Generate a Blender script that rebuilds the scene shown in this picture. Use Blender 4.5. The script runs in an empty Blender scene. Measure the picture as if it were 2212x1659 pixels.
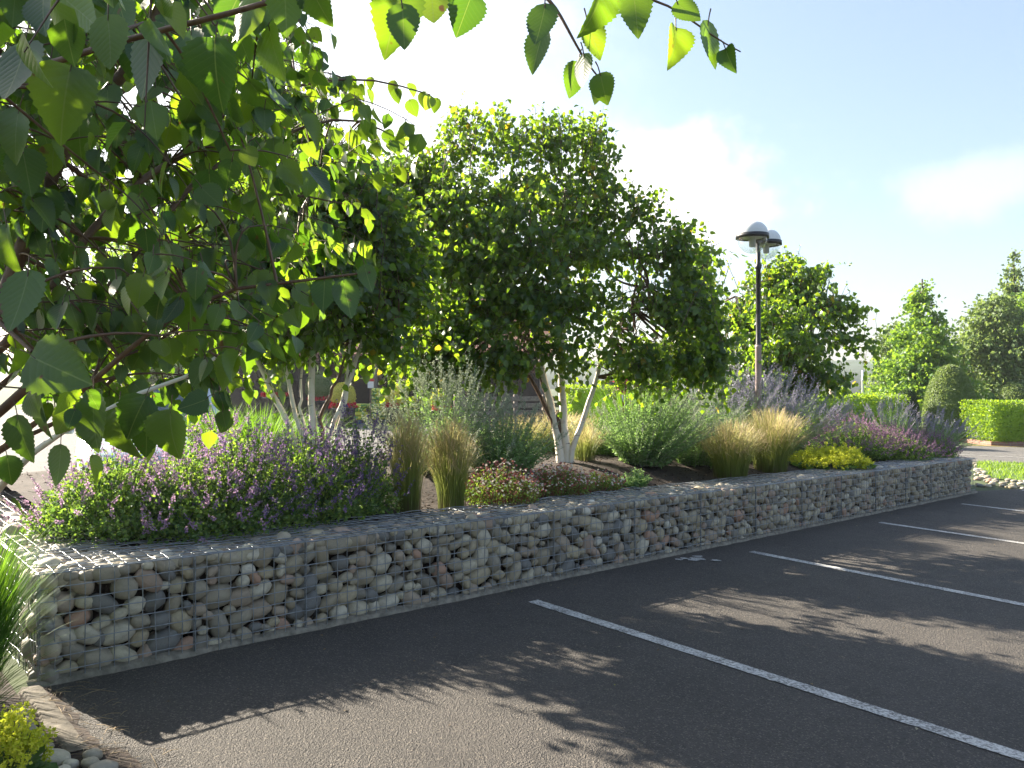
import bpy, math, random
import numpy as np
from mathutils import Vector, Matrix, Euler, noise as mnoise

scene = bpy.context.scene
COL = scene.collection
rad = math.radians
rng = np.random.default_rng(7)
random.seed(7)

# ------------------------------------------------------------------ camera, sky, sun, exposure
CAM_H = 1.62
FPX, CX, CY = 1716.0, 1106.0, 829.5          # focal length and centre on a 2212 px wide picture
SLOPE = -0.0267                              # the whole site falls gently to the right
cam_data = bpy.data.cameras.new("camera")
cam_data.sensor_width = 36.0
cam_data.lens = 36.0 * FPX / 2212.0
cam_data.clip_start = 0.05
cam_data.clip_end = 5000.0
cam = bpy.data.objects.new("camera", cam_data)
cam.location = (0, 0, CAM_H)
cam.rotation_euler = (rad(90), 0, 0)
COL.objects.link(cam)
scene.camera = cam

SUN_AZ, SUN_EL = rad(-54), rad(30)
sun_vec = Vector((math.sin(SUN_AZ) * math.cos(SUN_EL), math.cos(SUN_AZ) * math.cos(SUN_EL), math.sin(SUN_EL)))
sd = bpy.data.lights.new("sun", 'SUN')
sd.energy = 5.0
sd.angle = rad(0.53)
sd.color = (1.0, 0.90, 0.74)
sun = bpy.data.objects.new("sun", sd)
sun.rotation_euler = sun_vec.to_track_quat('Z', 'Y').to_euler()
sun.location = sun_vec * 60
COL.objects.link(sun)

world = bpy.data.worlds.new("World")
scene.world = world
world.use_nodes = True
wn, wl = world.node_tree.nodes, world.node_tree.links
wn.clear()
w_out = wn.new('ShaderNodeOutputWorld')
w_bg = wn.new('ShaderNodeBackground')
w_bg.inputs['Strength'].default_value = 0.054
sky = wn.new('ShaderNodeTexSky')
sky.sky_type = 'NISHITA'
sky.sun_disc = False
sky.sun_elevation = SUN_EL
sky.sun_rotation = SUN_AZ
sky.altitude = 50
sky.air_density = 1.15
sky.dust_density = 1.7
sky.ozone_density = 1.9
w_tc = wn.new('ShaderNodeTexCoord')
def cloud_mask(direction, size, flat, scale, lo, hi):
    """soft cumulus round one direction of the sky dome"""
    sub = wn.new('ShaderNodeVectorMath'); sub.operation = 'SUBTRACT'
    d = Vector(direction).normalized()
    sub.inputs[1].default_value = d
    wl.new(w_tc.outputs['Generated'], sub.inputs[0])
    sc = wn.new('ShaderNodeVectorMath'); sc.operation = 'MULTIPLY'
    sc.inputs[1].default_value = (1 / size, 1 / size, 1 / flat)
    wl.new(sub.outputs[0], sc.inputs[0])
    ln = wn.new('ShaderNodeVectorMath'); ln.operation = 'LENGTH'
    wl.new(sc.outputs[0], ln.inputs[0])
    nz = wn.new('ShaderNodeTexNoise'); nz.inputs['Scale'].default_value = scale
    nz.inputs['Detail'].default_value = 8; nz.inputs['Roughness'].default_value = 0.55
    wl.new(w_tc.outputs['Generated'], nz.inputs['Vector'])
    m = wn.new('ShaderNodeMath'); m.operation = 'MULTIPLY_ADD'
    m.inputs[1].default_value = 1.7; m.inputs[2].default_value = -0.85
    wl.new(nz.outputs['Fac'], m.inputs[0])
    a = wn.new('ShaderNodeMath'); a.operation = 'ADD'
    wl.new(ln.outputs['Value'], a.inputs[0]); wl.new(m.outputs[0], a.inputs[1])
    mr = wn.new('ShaderNodeMapRange'); mr.interpolation_type = 'SMOOTHSTEP'
    mr.inputs['From Min'].default_value = hi; mr.inputs['From Max'].default_value = lo
    mr.inputs['To Min'].default_value = 0; mr.inputs['To Max'].default_value = 1
    wl.new(a.outputs[0], mr.inputs['Value'])
    return mr.outputs[0]
def pdir(px, py):
    return ((px - CX) / FPX, 1.0, (CY - py) / FPX)
c1 = cloud_mask(pdir(1400, 430), 0.18, 0.085, 9, 0.45, 1.15)
c2 = cloud_mask(pdir(2110, 405), 0.085, 0.040, 13, 0.35, 1.1)
c3 = cloud_mask(pdir(700, 330), 0.34, 0.26, 4, 0.3, 1.3)
def wmix(a, b, fac, k):
    mm = wn.new('ShaderNodeMath'); mm.operation = 'MULTIPLY'; mm.inputs[1].default_value = k
    wl.new(fac, mm.inputs[0])
    mx = wn.new('ShaderNodeMix'); mx.data_type = 'RGBA'
    wl.new(mm.outputs[0], mx.inputs['Factor'])
    wl.new(a, mx.inputs['A']); mx.inputs['B'].default_value = b
    return mx.outputs['Result']
veil = wn.new('ShaderNodeMix'); veil.data_type = 'RGBA'
veil.inputs['Factor'].default_value = 0.18
veil.inputs['B'].default_value = (5.0, 5.6, 6.9, 1)
wl.new(sky.outputs[0], veil.inputs['A'])
skyc = wmix(veil.outputs['Result'], (8.2, 8.0, 7.8, 1), c1, 0.8)
skyc = wmix(skyc, (9.0, 8.4, 8.0, 1), c2, 0.17)
skyc = wmix(skyc, (9.5, 9.3, 9.0, 1), c3, 0.6)
wl.new(skyc, w_bg.inputs['Color'])
wl.new(w_bg.outputs[0], w_out.inputs['Surface'])

vs = scene.view_settings
vs.view_transform = 'Standard'
vs.look = 'None'
vs.gamma = 1.0
vs.exposure = 2.2
scene.render.film_transparent = False
cy = scene.cycles
cy.max_bounces = 7
cy.diffuse_bounces = 3
cy.glossy_bounces = 2
cy.transmission_bounces = 5
cy.transparent_max_bounces = 6
cy.volume_bounces = 0
cy.caustics_reflective = False
cy.caustics_refractive = False
cy.sample_clamp_indirect = 6.0

# ------------------------------------------------------------------ helpers
def G(x, y=0):
    return SLOPE * x
def wp(px, py, Y):
    """world point at picture position (2212 px wide photograph) and distance Y"""
    return np.array(((px - CX) / FPX * Y, Y, CAM_H + (CY - py) / FPX * Y))
def gp(px, py, lift=0.0):
    k = (px - CX) / FPX
    Y = (CAM_H - lift) / ((py - CY) / FPX + SLOPE * k)
    return np.array((k * Y, Y, SLOPE * k * Y + lift))
WP = np.array((-2.42, 4.06))              # near corner of the gabion wall
WD = np.array((0.741, 0.672)); WD = WD / np.linalg.norm(WD)
WN = np.array((-WD[1], WD[0]))            # towards the planting bed
WALL_L, WALL_H, WALL_W, BED_W = 13.7, 0.58, 0.55, 3.5
def bed(t, s, z=0.0):
    p = WP + WD * t + WN * s
    return np.array((p[0], p[1], G(p[0]) + z))
def bed_at(px, s):
    k = (px - CX) / FPX
    t = (k * (WP[1] + WN[1] * s) - WP[0] - WN[0] * s) / (WD[0] - WD[1] * k)
    return t
def soil_h(s):
    u = min(1, max(0, (s - 0.5) / 1.4))
    return 0.53 + 0.19 * u * u * (3 - 2 * u)
def bed_px(px, s):
    return bed(bed_at(px, s), s, soil_h(s))
def unit(a):
    return a / np.maximum(np.linalg.norm(a, axis=-1, keepdims=True), 1e-9)
def rdir(n):
    return unit(rng.normal(size=(n, 3)))
_ck = rng.normal(size=(10, 3)); _cp = rng.uniform(0, 6.28, 10)
def clump(p, freq=1.0):
    return np.sin((p @ (_ck.T * freq)) + _cp).mean(axis=-1) * 2.2

class MB:
    """collects numpy geometry and links it as ONE mesh object"""
    def __init__(self):
        self.v, self.f, self.n, self.r, self.uv = [], [], 0, [], []
    def add(self, V, F, mat=0, rnd=0.5, uv=None, smooth=False):
        V = np.asarray(V, float).reshape(-1, 3)
        F = np.asarray(F, int)
        self.v.append(V)
        self.f.append((F + self.n, mat, smooth))
        self.r.append(np.broadcast_to(np.asarray(rnd, float), (len(V),)).copy())
        self.uv.append(np.zeros((len(V), 2)) if uv is None else np.asarray(uv, float))
        self.n += len(V)
    def mesh(self, name, mats, origin=(0, 0, 0)):
        V = np.concatenate(self.v) - np.asarray(origin)
        me = bpy.data.meshes.new(name)
        me.vertices.add(len(V)); me.vertices.foreach_set('co', V.astype(np.float32).ravel())
        li = np.concatenate([F.ravel() for F, _, _ in self.f])
        tot = np.concatenate([np.full(len(F), F.shape[1]) for F, _, _ in self.f])
        start = np.concatenate(([0], np.cumsum(tot)[:-1]))
        me.loops.add(len(li)); me.loops.foreach_set('vertex_index', li.astype(np.int32))
        me.polygons.add(len(tot))
        me.polygons.foreach_set('loop_start', start.astype(np.int32))
        me.polygons.foreach_set('loop_total', tot.astype(np.int32))
        me.polygons.foreach_set('material_index', np.concatenate([np.full(len(F), m) for F, m, _ in self.f]).astype(np.int32))
        me.polygons.foreach_set('use_smooth', np.concatenate([np.full(len(F), s) for F, _, s in self.f]).astype(bool))
        at = me.attributes.new('rnd', 'FLOAT', 'POINT')
        at.data.foreach_set('value', np.concatenate(self.r).astype(np.float32))
        uvl = me.uv_layers.new(name='UVMap')
        uvl.data.foreach_set('uv', np.concatenate(self.uv)[li].astype(np.float32).ravel())
        for m in (mats if isinstance(mats, (list, tuple)) else [mats]):
            me.materials.append(m)
        me.update(calc_edges=True)
        me.validate()
        return me
    def build(self, name, mats, parent=None, loc=None):
        org = parent.location if parent is not None else (loc if loc is not None else (0, 0, 0))
        o = bpy.data.objects.new(name, self.mesh(name, mats, np.array(org)))
        COL.objects.link(o)
        if parent is not None:
            o.parent = parent
        elif loc is not None:
            o.location = loc
        return o
    # shapes
    def box(self, c, size, ax=None, mat=0, rnd=0.5):
        """box of full sizes round c; ax = 3x3 rows of axes"""
        s = np.array([[x, y, z] for x in (-.5, .5) for y in (-.5, .5) for z in (-.5, .5)]) * np.array(size)
        if ax is not None: s = s @ np.asarray(ax)
        F = [[0, 1, 3, 2], [4, 6, 7, 5], [0, 4, 5, 1], [2, 3, 7, 6], [0, 2, 6, 4], [1, 5, 7, 3]]
        self.add(s + np.asarray(c), F, mat, rnd)
    def bbox(self, c, size, ax=None, bev=0.02, mat=0, rnd=0.5):
        """bevelled box"""
        hx, hy, hz = np.array(size) / 2; b = min(bev, hx * .9, hy * .9, hz * .9)
        bm = bmesh_box(hx, hy, hz, b)
        V, F4, F3 = bm
        W = V @ np.asarray(ax) if ax is not None else V
        self.add(W + np.asarray(c), F4, mat, rnd)
        self.f.append((F3 + self.n - len(V), mat, False))
    def tubes(self, P, R, sides=4, mat=0, rnd=0.5, cap=False):
        P = np.asarray(P, float); R = np.asarray(R, float)
        if P.ndim == 2: P, R = P[None], R[None]
        N, m, _ = P.shape
        R = np.broadcast_to(R, (N, m))
        T = unit(np.gradient(P, axis=1))
        ref = np.where(np.abs(T[:, :1, 2:3]) > .8, np.array([1., .2, 0]), np.array([.1, .2, 1.]))
        A = unit(np.cross(T, np.broadcast_to(ref, T.shape))); B = np.cross(T, A)
        an = np.arange(sides) / sides * 2 * math.pi
        ring = (A[:, :, None] * np.cos(an)[None, None, :, None] + B[:, :, None] * np.sin(an)[None, None, :, None])
        V = P[:, :, None] + ring * R[:, :, None, None]
        i, j, s = np.meshgrid(np.arange(N), np.arange(m - 1), np.arange(sides), indexing='ij')
        s2 = (s + 1) % sides
        base = i * m * sides
        F = np.stack([base + j * sides + s, base + j * sides + s2, base + (j + 1) * sides + s2, base + (j + 1) * sides + s], -1).reshape(-1, 4)
        rr = np.repeat(np.broadcast_to(np.asarray(rnd, float), (N,)), m * sides)
        self.add(V.reshape(-1, 3), F, mat, rr, None, True)
        if cap:
            k = self.n - N * m * sides
            for q in range(N):
                for e in (0, m - 1):
                    self.f.append((np.array([[k + q * m * sides + e * sides + a for a in range(sides)]]), mat, False))
    def ribbons(self, P, Wd, side, mat=0, rnd=0.5):
        """flat blades: P (N,m,3), half widths (N,m) or (m,), side (N,3)"""
        N, m, _ = P.shape
        Wd = np.broadcast_to(Wd, (N, m))
        S = side[:, None] * Wd[:, :, None]
        V = np.stack([P - S, P + S], 2).reshape(-1, 3)
        i, j = np.meshgrid(np.arange(N), np.arange(m - 1), indexing='ij')
        b = i * m * 2 + j * 2
        F = np.stack([b, b + 1, b + 3, b + 2], -1).reshape(-1, 4)
        uv = np.zeros((N, m, 2, 2)); uv[..., 1] = np.linspace(0, 1, m)[None, :, None]; uv[:, :, 1, 0] = 1
        self.add(V, F, mat, np.repeat(np.broadcast_to(rnd, (N,)), m * 2), uv.reshape(-1, 2), True)
    def leaves(self, tm, pos, tip, nrm, size, mat=0, rnd=None, smooth=False, wide=1.0):
        TV, TF, TUV = tm
        N = len(pos)
        if N == 0: return
        y = unit(tip); z = unit(nrm - (nrm * y).sum(-1, keepdims=True) * y); x = np.cross(y, z)
        size = np.broadcast_to(np.asarray(size, float), (N,))[:, None, None]
        wide = np.broadcast_to(np.asarray(wide, float), (N,))[:, None, None]
        V = pos[:, None] + size * (TV[None, :, 0:1] * wide * x[:, None] + TV[None, :, 1:2] * y[:, None] + TV[None, :, 2:3] * z[:, None])
        K = len(TV)
        F = (TF[None] + (np.arange(N) * K)[:, None, None]).reshape(-1, TF.shape[1])
        if rnd is None: rnd = rng.random(N)
        self.add(V.reshape(-1, 3), F, mat, np.repeat(rnd, K), np.tile(TUV, (N, 1)), smooth)
    def lathe(self, c, prof, n=24, mat=0, rnd=.5):
        """prof: list of (radius, z)"""
        an = np.arange(n) / n * 2 * math.pi
        V = np.array([[r * math.cos(a), r * math.sin(a), z] for r, z in prof for a in an]) + np.asarray(c)
        F = [[j * n + i, j * n + (i + 1) % n, (j + 1) * n + (i + 1) % n, (j + 1) * n + i] for j in range(len(prof) - 1) for i in range(n)]
        self.add(V, F, mat, rnd, None, True)

def bmesh_box(hx, hy, hz, b):
    import bmesh
    bm = bmesh.new(); bmesh.ops.create_cube(bm, size=2)
    for v in bm.verts: v.co = (v.co.x * hx, v.co.y * hy, v.co.z * hz)
    bmesh.ops.bevel(bm, geom=bm.edges[:], offset=b, segments=1, affect='EDGES', profile=.5)
    bm.verts.index_update()
    V = np.array([v.co[:] for v in bm.verts])
    F4 = np.array([[v.index for v in f.verts] for f in bm.faces if len(f.verts) == 4])
    F3 = np.array([[v.index for v in f.verts] for f in bm.faces if len(f.verts) == 3])
    bm.free()
    return V, F4, F3

def tag(o, label=None, cat=None, group=None, kind=None):
    if label: o['label'] = label
    if cat: o['category'] = cat
    if group: o['group'] = group
    if kind: o['kind'] = kind
    return o
def thing(name, label, cat, loc, group=None):
    o = bpy.data.objects.new(name, None)
    o.empty_display_size = 0.2
    o.location = tuple(float(a) for a in loc)
    COL.objects.link(o)
    return tag(o, label, cat, group)

# ---- leaf templates: (verts, quads, uv)
def leaf_template(n, width, heart=0.06, cup=0.22, droop=0.18, teeth=0.0, shape=0.62, petiole=0.0):
    ts = np.linspace(0, 1, n + 1)
    V, UV = [], []
    for i, t in enumerate(ts):
        w = width * math.sin(math.pi * min(1, max(0, t)) ** shape) ** 0.85 if 0 < t < 1 else 0.0
        if teeth and 0 < i < n: w *= 1 + (teeth if i % 2 else -teeth)
        yb = t
        ye = t - heart * (1 - t) ** 3
        zc = -droop * t * t
        V += [(0, yb, zc), (-w, ye, zc + cup * w), (w, ye, zc + cup * w)]
        UV += [(0.5, t), (0.5 - w / (2 * width), t), (0.5 + w / (2 * width), t)]
    F = []
    for i in range(n):
        a, b = i * 3, (i + 1) * 3
        F += [(a, b, b + 1, a + 1), (a, a + 2, b + 2, b)]
    return np.array(V), np.array(F), np.array(UV)
LEAF_NEAR = leaf_template(24, 0.445, 0.12, 0.25, 0.16, 0.06, .60)
LEAF_CURL = leaf_template(24, 0.43, 0.10, 0.62, 0.42, 0.06, .60)
LEAF_FLAT = leaf_template(24, 0.46, 0.13, 0.05, -0.12, 0.06, .58)
LEAF_MID = leaf_template(4, 0.42, 0.08, 0.28, 0.2)
LEAF_LOW = leaf_template(2, 0.40, 0.0, 0.3, 0.2, shape=0.8)
LEAF_NARROW = leaf_template(3, 0.17, 0.0, 0.3, 0.3, shape=0.8)
PETAL = (np.array([(-.5, 0, 0), (.5, 0, 0), (.5, 1, 0.1), (-.5, 1, 0.1)], float), np.array([(0, 1, 2, 3)]), np.array([(0, 0), (1, 0), (1, 1), (0, 1)], float))

# ------------------------------------------------------------------ materials
def mat_new(name):
    m = bpy.data.materials.new(name); m.use_nodes = True
    nt = m.node_tree; nt.nodes.clear()
    out = nt.nodes.new('ShaderNodeOutputMaterial')
    return m, nt.nodes, nt.links, out
def ramp(n, stops, interp='LINEAR'):
    r = n.new('ShaderNodeValToRGB'); r.color_ramp.interpolation = interp
    e = r.color_ramp.elements
    while len(e) > 1: e.remove(e[-1])
    e[0].position = stops[0][0]; e[0].color = (*stops[0][1], 1)
    for p, c in stops[1:]:
        x = e.new(p); x.color = (*c, 1)
    return r
def noise_tex(n, l, scale, detail=4, rough=.55, coord=None, kind='Object'):
    t = n.new('ShaderNodeTexNoise'); t.inputs['Scale'].default_value = scale
    t.inputs['Detail'].default_value = detail; t.inputs['Roughness'].default_value = rough
    if coord is None:
        c = n.new('ShaderNodeTexCoord'); coord = c.outputs[kind]
    l.new(coord, t.inputs['Vector'])
    return t
def mixc(n, l, a, b, fac, blend='MIX'):
    m = n.new('ShaderNodeMix'); m.data_type = 'RGBA'; m.blend_type = blend
    for s, v in (('A', a), ('B', b)):
        if isinstance(v, tuple): m.inputs[s].default_value = (*v, 1)
        else: l.new(v, m.inputs[s])
    if isinstance(fac, (int, float)): m.inputs['Factor'].default_value = fac
    else: l.new(fac, m.inputs['Factor'])
    return m.outputs['Result']
def math_n(n, l, op, a, b=None, c=None):
    m = n.new('ShaderNodeMath'); m.operation = op
    for i, v in enumerate((a, b, c)):
        if v is None: continue
        if isinstance(v, (int, float)): m.inputs[i].default_value = v
        else: l.new(v, m.inputs[i])
    return m.outputs[0]
def bump(n, l, h, strength=.3, dist=.01):
    b = n.new('ShaderNodeBump'); b.inputs['Strength'].default_value = strength; b.inputs['Distance'].default_value = dist
    l.new(h, b.inputs['Height'])
    return b.outputs[0]

def leaf_mat(name, stops, trans, tfac=0.45, rough=0.42, spec=0.5, veins=False):
    """leaf that reflects on top and glows when lit from behind; each leaf has its own shade"""
    m, n, l, out = mat_new(name)
    at = n.new('ShaderNodeAttribute'); at.attribute_name = 'rnd'
    r = ramp(n, stops); l.new(at.outputs['Fac'], r.inputs[0])
    r2 = ramp(n, trans); l.new(at.outputs['Fac'], r2.inputs[0])
    col, tcol = r.outputs[0], r2.outputs[0]
    p = n.new('ShaderNodeBsdfPrincipled')
    if veins:
        uv = n.new('ShaderNodeUVMap'); sx = n.new('ShaderNodeSeparateXYZ'); l.new(uv.outputs[0], sx.inputs[0])
        u = math_n(n, l, 'ABSOLUTE', math_n(n, l, 'SUBTRACT', sx.outputs[0], 0.5))
        mid = math_n(n, l, 'LESS_THAN', u, 0.012)
        d = math_n(n, l, 'SUBTRACT', sx.outputs[1], math_n(n, l, 'MULTIPLY', u, 0.75))
        fr = math_n(n, l, 'FRACT', math_n(n, l, 'MULTIPLY', d, 9.0))
        tri = math_n(n, l, 'ABSOLUTE', math_n(n, l, 'SUBTRACT', fr, 0.5))
        lat = math_n(n, l, 'LESS_THAN', tri, 0.05)
        v = math_n(n, l, 'MAXIMUM', mid, math_n(n, l, 'MULTIPLY', lat, 0.18))
        col = mixc(n, l, col, (0.16, 0.22, 0.06), v)
        tcol = mixc(n, l, tcol, (0.30, 0.40, 0.06), math_n(n, l, 'MULTIPLY', v, .8))
        hb = math_n(n, l, 'SMOOTH_MIN', tri, 0.3, .2)
        nz = noise_tex(n, l, 40, 3)
        sp = noise_tex(n, l, 26, 2, .5)
        blem = ramp_fac(n, l, sp.outputs['Fac'], .70, .74)
        col = mixc(n, l, col, (0.02, 0.045, 0.018), math_n(n, l, 'MULTIPLY', nz.outputs['Fac'], .35))
        col = mixc(n, l, col, (.12, .07, .03), blem); tcol = mixc(n, l, tcol, (.25, .13, .03), blem)
        l.new(bump(n, l, hb, .25, .004), p.inputs['Normal'])
    l.new(col, p.inputs['Base Color'])
    p.inputs['Roughness'].default_value = rough
    p.inputs['Specular IOR Level'].default_value = spec
    t = n.new('ShaderNodeBsdfTranslucent'); l.new(tcol, t.inputs['Color'])
    mx = n.new('ShaderNodeMixShader'); mx.inputs[0].default_value = tfac
    l.new(p.outputs[0], mx.inputs[1]); l.new(t.outputs[0], mx.inputs[2])
    l.new(mx.outputs[0], out.inputs['Surface'])
    return m
def simple(name, col, rough=.6, metal=0.0, var=.15, scale=8, bmp=0.0, spec=.5, col2=None, kind='Object'):
    m, n, l, out = mat_new(name)
    p = n.new('ShaderNodeBsdfPrincipled')
    nz = noise_tex(n, l, scale, 6, .6, kind=kind)
    c2 = col2 or tuple(max(0, c * (1 - var * 2)) for c in col)
    l.new(mixc(n, l, col, c2, ramp_fac(n, l, nz.outputs['Fac'], .35, .65)), p.inputs['Base Color'])
    p.inputs['Roughness'].default_value = rough; p.inputs['Metallic'].default_value = metal
    p.inputs['Specular IOR Level'].default_value = spec
    if bmp: l.new(bump(n, l, nz.outputs['Fac'], bmp, .01), p.inputs['Normal'])
    l.new(p.outputs[0], out.inputs['Surface'])
    return m
def ramp_fac(n, l, v, lo, hi):
    mr = n.new('ShaderNodeMapRange'); mr.inputs['From Min'].default_value = lo; mr.inputs['From Max'].default_value = hi
    l.new(v, mr.inputs['Value'])
    return mr.outputs[0]

BIRCH = [(0, (.014, .045, .018)), (.5, (.022, .062, .020)), (.93, (.035, .080, .020)), (.97, (.20, .17, .02)), (1, (.25, .20, .02))]
BIRCH_T = [(0, (.24, .44, .022)), (.5, (.36, .58, .025)), (.93, (.50, .68, .03)), (.97, (.65, .50, .03)), (1, (.7, .5, .03))]
M_leaf_near = leaf_mat('birch_leaf_near', [(0, (.008, .026, .020)), (.5, (.014, .040, .021)), (.95, (.028, .062, .02)), (1, (.04, .08, .024))], [(0, (.15, .34, .014)), (.5, (.32, .56, .018)), (1, (.56, .78, .03))], .34, .36, .5, True)
M_leaf = leaf_mat('birch_leaf', BIRCH, BIRCH_T, .45, .36, .6)
M_leaf_far = leaf_mat('tree_leaf_mid', [(0, (.02, .055, .02)), (1, (.04, .085, .024))], [(0, (.2, .36, .03)), (1, (.34, .5, .04))], .4, .42)
M_leaf_bright = leaf_mat('tree_leaf_bright', [(0, (.05, .12, .02)), (1, (.085, .17, .03))], [(0, (.28, .48, .04)), (1, (.42, .6, .05))], .42, .5)
M_leaf_pale = leaf_mat('tree_leaf_pale', [(0, (.065, .115, .04)), (1, (.11, .165, .055))], [(0, (.26, .38, .09)), (1, (.36, .46, .1))], .4, .55)
M_purple = leaf_mat('purple_leaf', [(0, (.025, .006, .011)), (1, (.05, .010, .016))], [(0, (.10, .012, .02)), (1, (.22, .025, .035))], .35, .45)
M_hedge = leaf_mat('hedge_leaf', [(0, (.06, .13, .012)), (1, (.15, .24, .02))], [(0, (.34, .54, .02)), (1, (.55, .72, .03))], .42, .45)
M_topiary = leaf_mat('topiary_leaf', [(0, (.10, .15, .05)), (1, (.16, .21, .075))], [(0, (.25, .36, .08)), (1, (.34, .44, .1))], .35, .55)
M_darkbox = leaf_mat('dark_box_leaf', [(0, (.015, .035, .014)), (1, (.03, .055, .02))], [(0, (.08, .16, .02)), (1, (.12, .22, .03))], .3, .45)
M_yellowtop = leaf_mat('golden_leaf', [(0, (.42, .42, .06)), (1, (.66, .62, .14))], [(0, (.6, .6, .08)), (1, (.8, .76, .14))], .4, .5)
M_mint = leaf_mat('catmint_leaf', [(0, (.055, .115, .042)), (.6, (.10, .175, .055)), (1, (.19, .27, .05))], [(0, (.18, .36, .05)), (1, (.40, .58, .05))], .42, .6)
M_sage = leaf_mat('sage_leaf', [(0, (.11, .205, .065)), (.6, (.17, .285, .10)), (1, (.28, .38, .19))], [(0, (.26, .46, .10)), (1, (.44, .64, .19))], .38, .65)
M_lilac = leaf_mat('lilac_flower', [(0, (.13, .095, .23)), (.5, (.24, .17, .31)), (1, (.42, .29, .38))], [(0, (.20, .13, .30)), (.5, (.38, .24, .42)), (1, (.62, .40, .50))], .42, .7, .2)
M_pinkpurple = leaf_mat('mauve_flower', [(0, (.17, .10, .19)), (.5, (.28, .17, .27)), (1, (.42, .27, .35))], [(0, (.28, .14, .26)), (1, (.52, .30, .42))], .42, .7, .2)
M_sageflower = leaf_mat('pale_lavender_flower', [(0, (.22, .20, .32)), (1, (.38, .34, .46))], [(0, (.3, .26, .42)), (1, (.5, .44, .56))], .42, .7, .2)
M_sagewhite = leaf_mat('silver_stem', [(0, (.26, .30, .23)), (1, (.38, .42, .34))], [(0, (.3, .36, .22)), (1, (.42, .46, .3))], .3, .7, .2)
M_grass = leaf_mat('green_blade', [(0, (.035, .10, .02)), (1, (.075, .17, .03))], [(0, (.16, .36, .02)), (1, (.30, .52, .035))], .40, .6, .2)
M_lawn = leaf_mat('lawn_blade', [(0, (.06, .13, .012)), (1, (.12, .20, .02))], [(0, (.35, .55, .03)), (1, (.5, .7, .05))], .42, .5)
def stipa_mat():
    """feather grass: green at the foot, straw and pinkish buff at the tips"""
    m, n, l, out = mat_new('feather_grass_blade')
    uv = n.new('ShaderNodeUVMap'); sx = n.new('ShaderNodeSeparateXYZ'); l.new(uv.outputs[0], sx.inputs[0])
    at = n.new('ShaderNodeAttribute'); at.attribute_name = 'rnd'
    f = math_n(n, l, 'ADD', sx.outputs[1], math_n(n, l, 'MULTIPLY_ADD', at.outputs['Fac'], .3, -.15))
    r = ramp(n, [(0, (.11, .09, .035)), (.08, (.12, .17, .03)), (.56, (.23, .29, .055)), (.77, (.31, .30, .10)), (.90, (.42, .33, .17)), (1, (.52, .39, .25))])
    l.new(f, r.inputs[0])
    p = n.new('ShaderNodeBsdfPrincipled'); p.inputs['Roughness'].default_value = .55
    l.new(r.outputs[0], p.inputs['Base Color'])
    t = n.new('ShaderNodeBsdfTranslucent'); 
    l.new(mixc(n, l, r.outputs[0], (.60, .58, .20), .2), t.inputs['Color'])
    mx = n.new('ShaderNodeMixShader'); mx.inputs[0].default_value = .5
    l.new(p.outputs[0], mx.inputs[1]); l.new(t.outputs[0], mx.inputs[2]); l.new(mx.outputs[0], out.inputs['Surface'])
    return m
M_stipa = stipa_mat()
M_yellowfl = leaf_mat('lime_flower', [(0, (.42, .46, .03)), (1, (.62, .62, .07))], [(0, (.55, .62, .04)), (1, (.75, .75, .08))], .4, .6, .2)
M_mantle = leaf_mat('mantle_leaf', [(0, (.04, .10, .03)), (1, (.08, .16, .04))], [(0, (.2, .36, .04)), (1, (.3, .46, .05))], .38, .55)
M_daisy = leaf_mat('daisy_petal', [(0, (.30, .05, .09)), (.45, (.42, .10, .14)), (.55, (.62, .50, .50)), (1, (.78, .74, .70))], [(0, (.4, .08, .12)), (.5, (.6, .35, .35)), (1, (.7, .65, .6))], .3, .6, .2)
M_redfl = leaf_mat('red_flower', [(0, (.50, .008, .03)), (1, (.75, .03, .06))], [(0, (.6, .02, .05)), (1, (.8, .05, .08))], .35, .5, .3)
M_orangefl = leaf_mat('rust_flower', [(0, (.40, .08, .02)), (1, (.55, .13, .03))], [(0, (.5, .1, .03)), (1, (.6, .15, .04))], .3, .6, .3)

def bark_birch():
    m, n, l, out = mat_new('birch_bark')
    tc = n.new('ShaderNodeTexCoord')
    mp = n.new('ShaderNodeMapping'); mp.inputs['Scale'].default_value = (7, 7, 40); l.new(tc.outputs['Object'], mp.inputs[0])
    a = noise_tex(n, l, 1.0, 3, .6, mp.outputs[0])
    b = noise_tex(n, l, 5.0, 5, .6, tc.outputs['Object'])
    c = mixc(n, l, (.76, .69, .59), (.46, .27, .16), ramp_fac(n, l, b.outputs['Fac'], .55, .75))
    c = mixc(n, l, c, (.11, .08, .06), ramp_fac(n, l, a.outputs['Fac'], .64, .70))
    p = n.new('ShaderNodeBsdfPrincipled'); p.inputs['Roughness'].default_value = .6
    l.new(c, p.inputs['Base Color']); l.new(bump(n, l, a.outputs['Fac'], .25, .004), p.inputs['Normal'])
    l.new(p.outputs[0], out.inputs['Surface'])
    return m
M_birchbark = bark_birch()
M_branch = simple('branch_bark', (.085, .042, .025), .6, var=.3, scale=40, bmp=.4, col2=(.15, .085, .05))
M_twig = simple('twig_bark', (.10, .055, .03), .55, var=.2, scale=20)
M_bark = simple('brown_bark', (.10, .07, .05), .85, var=.3, scale=10, bmp=.5)
M_palebark = simple('pale_mottled_bark', (.42, .33, .25), .8, var=.2, scale=12, bmp=.5, col2=(.24, .17, .12))
M_redstem = simple('reddish_stem', (.30, .10, .06), .6, var=.2)
M_stem = simple('green_stem', (.07, .11, .04), .6, var=.2)

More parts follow.
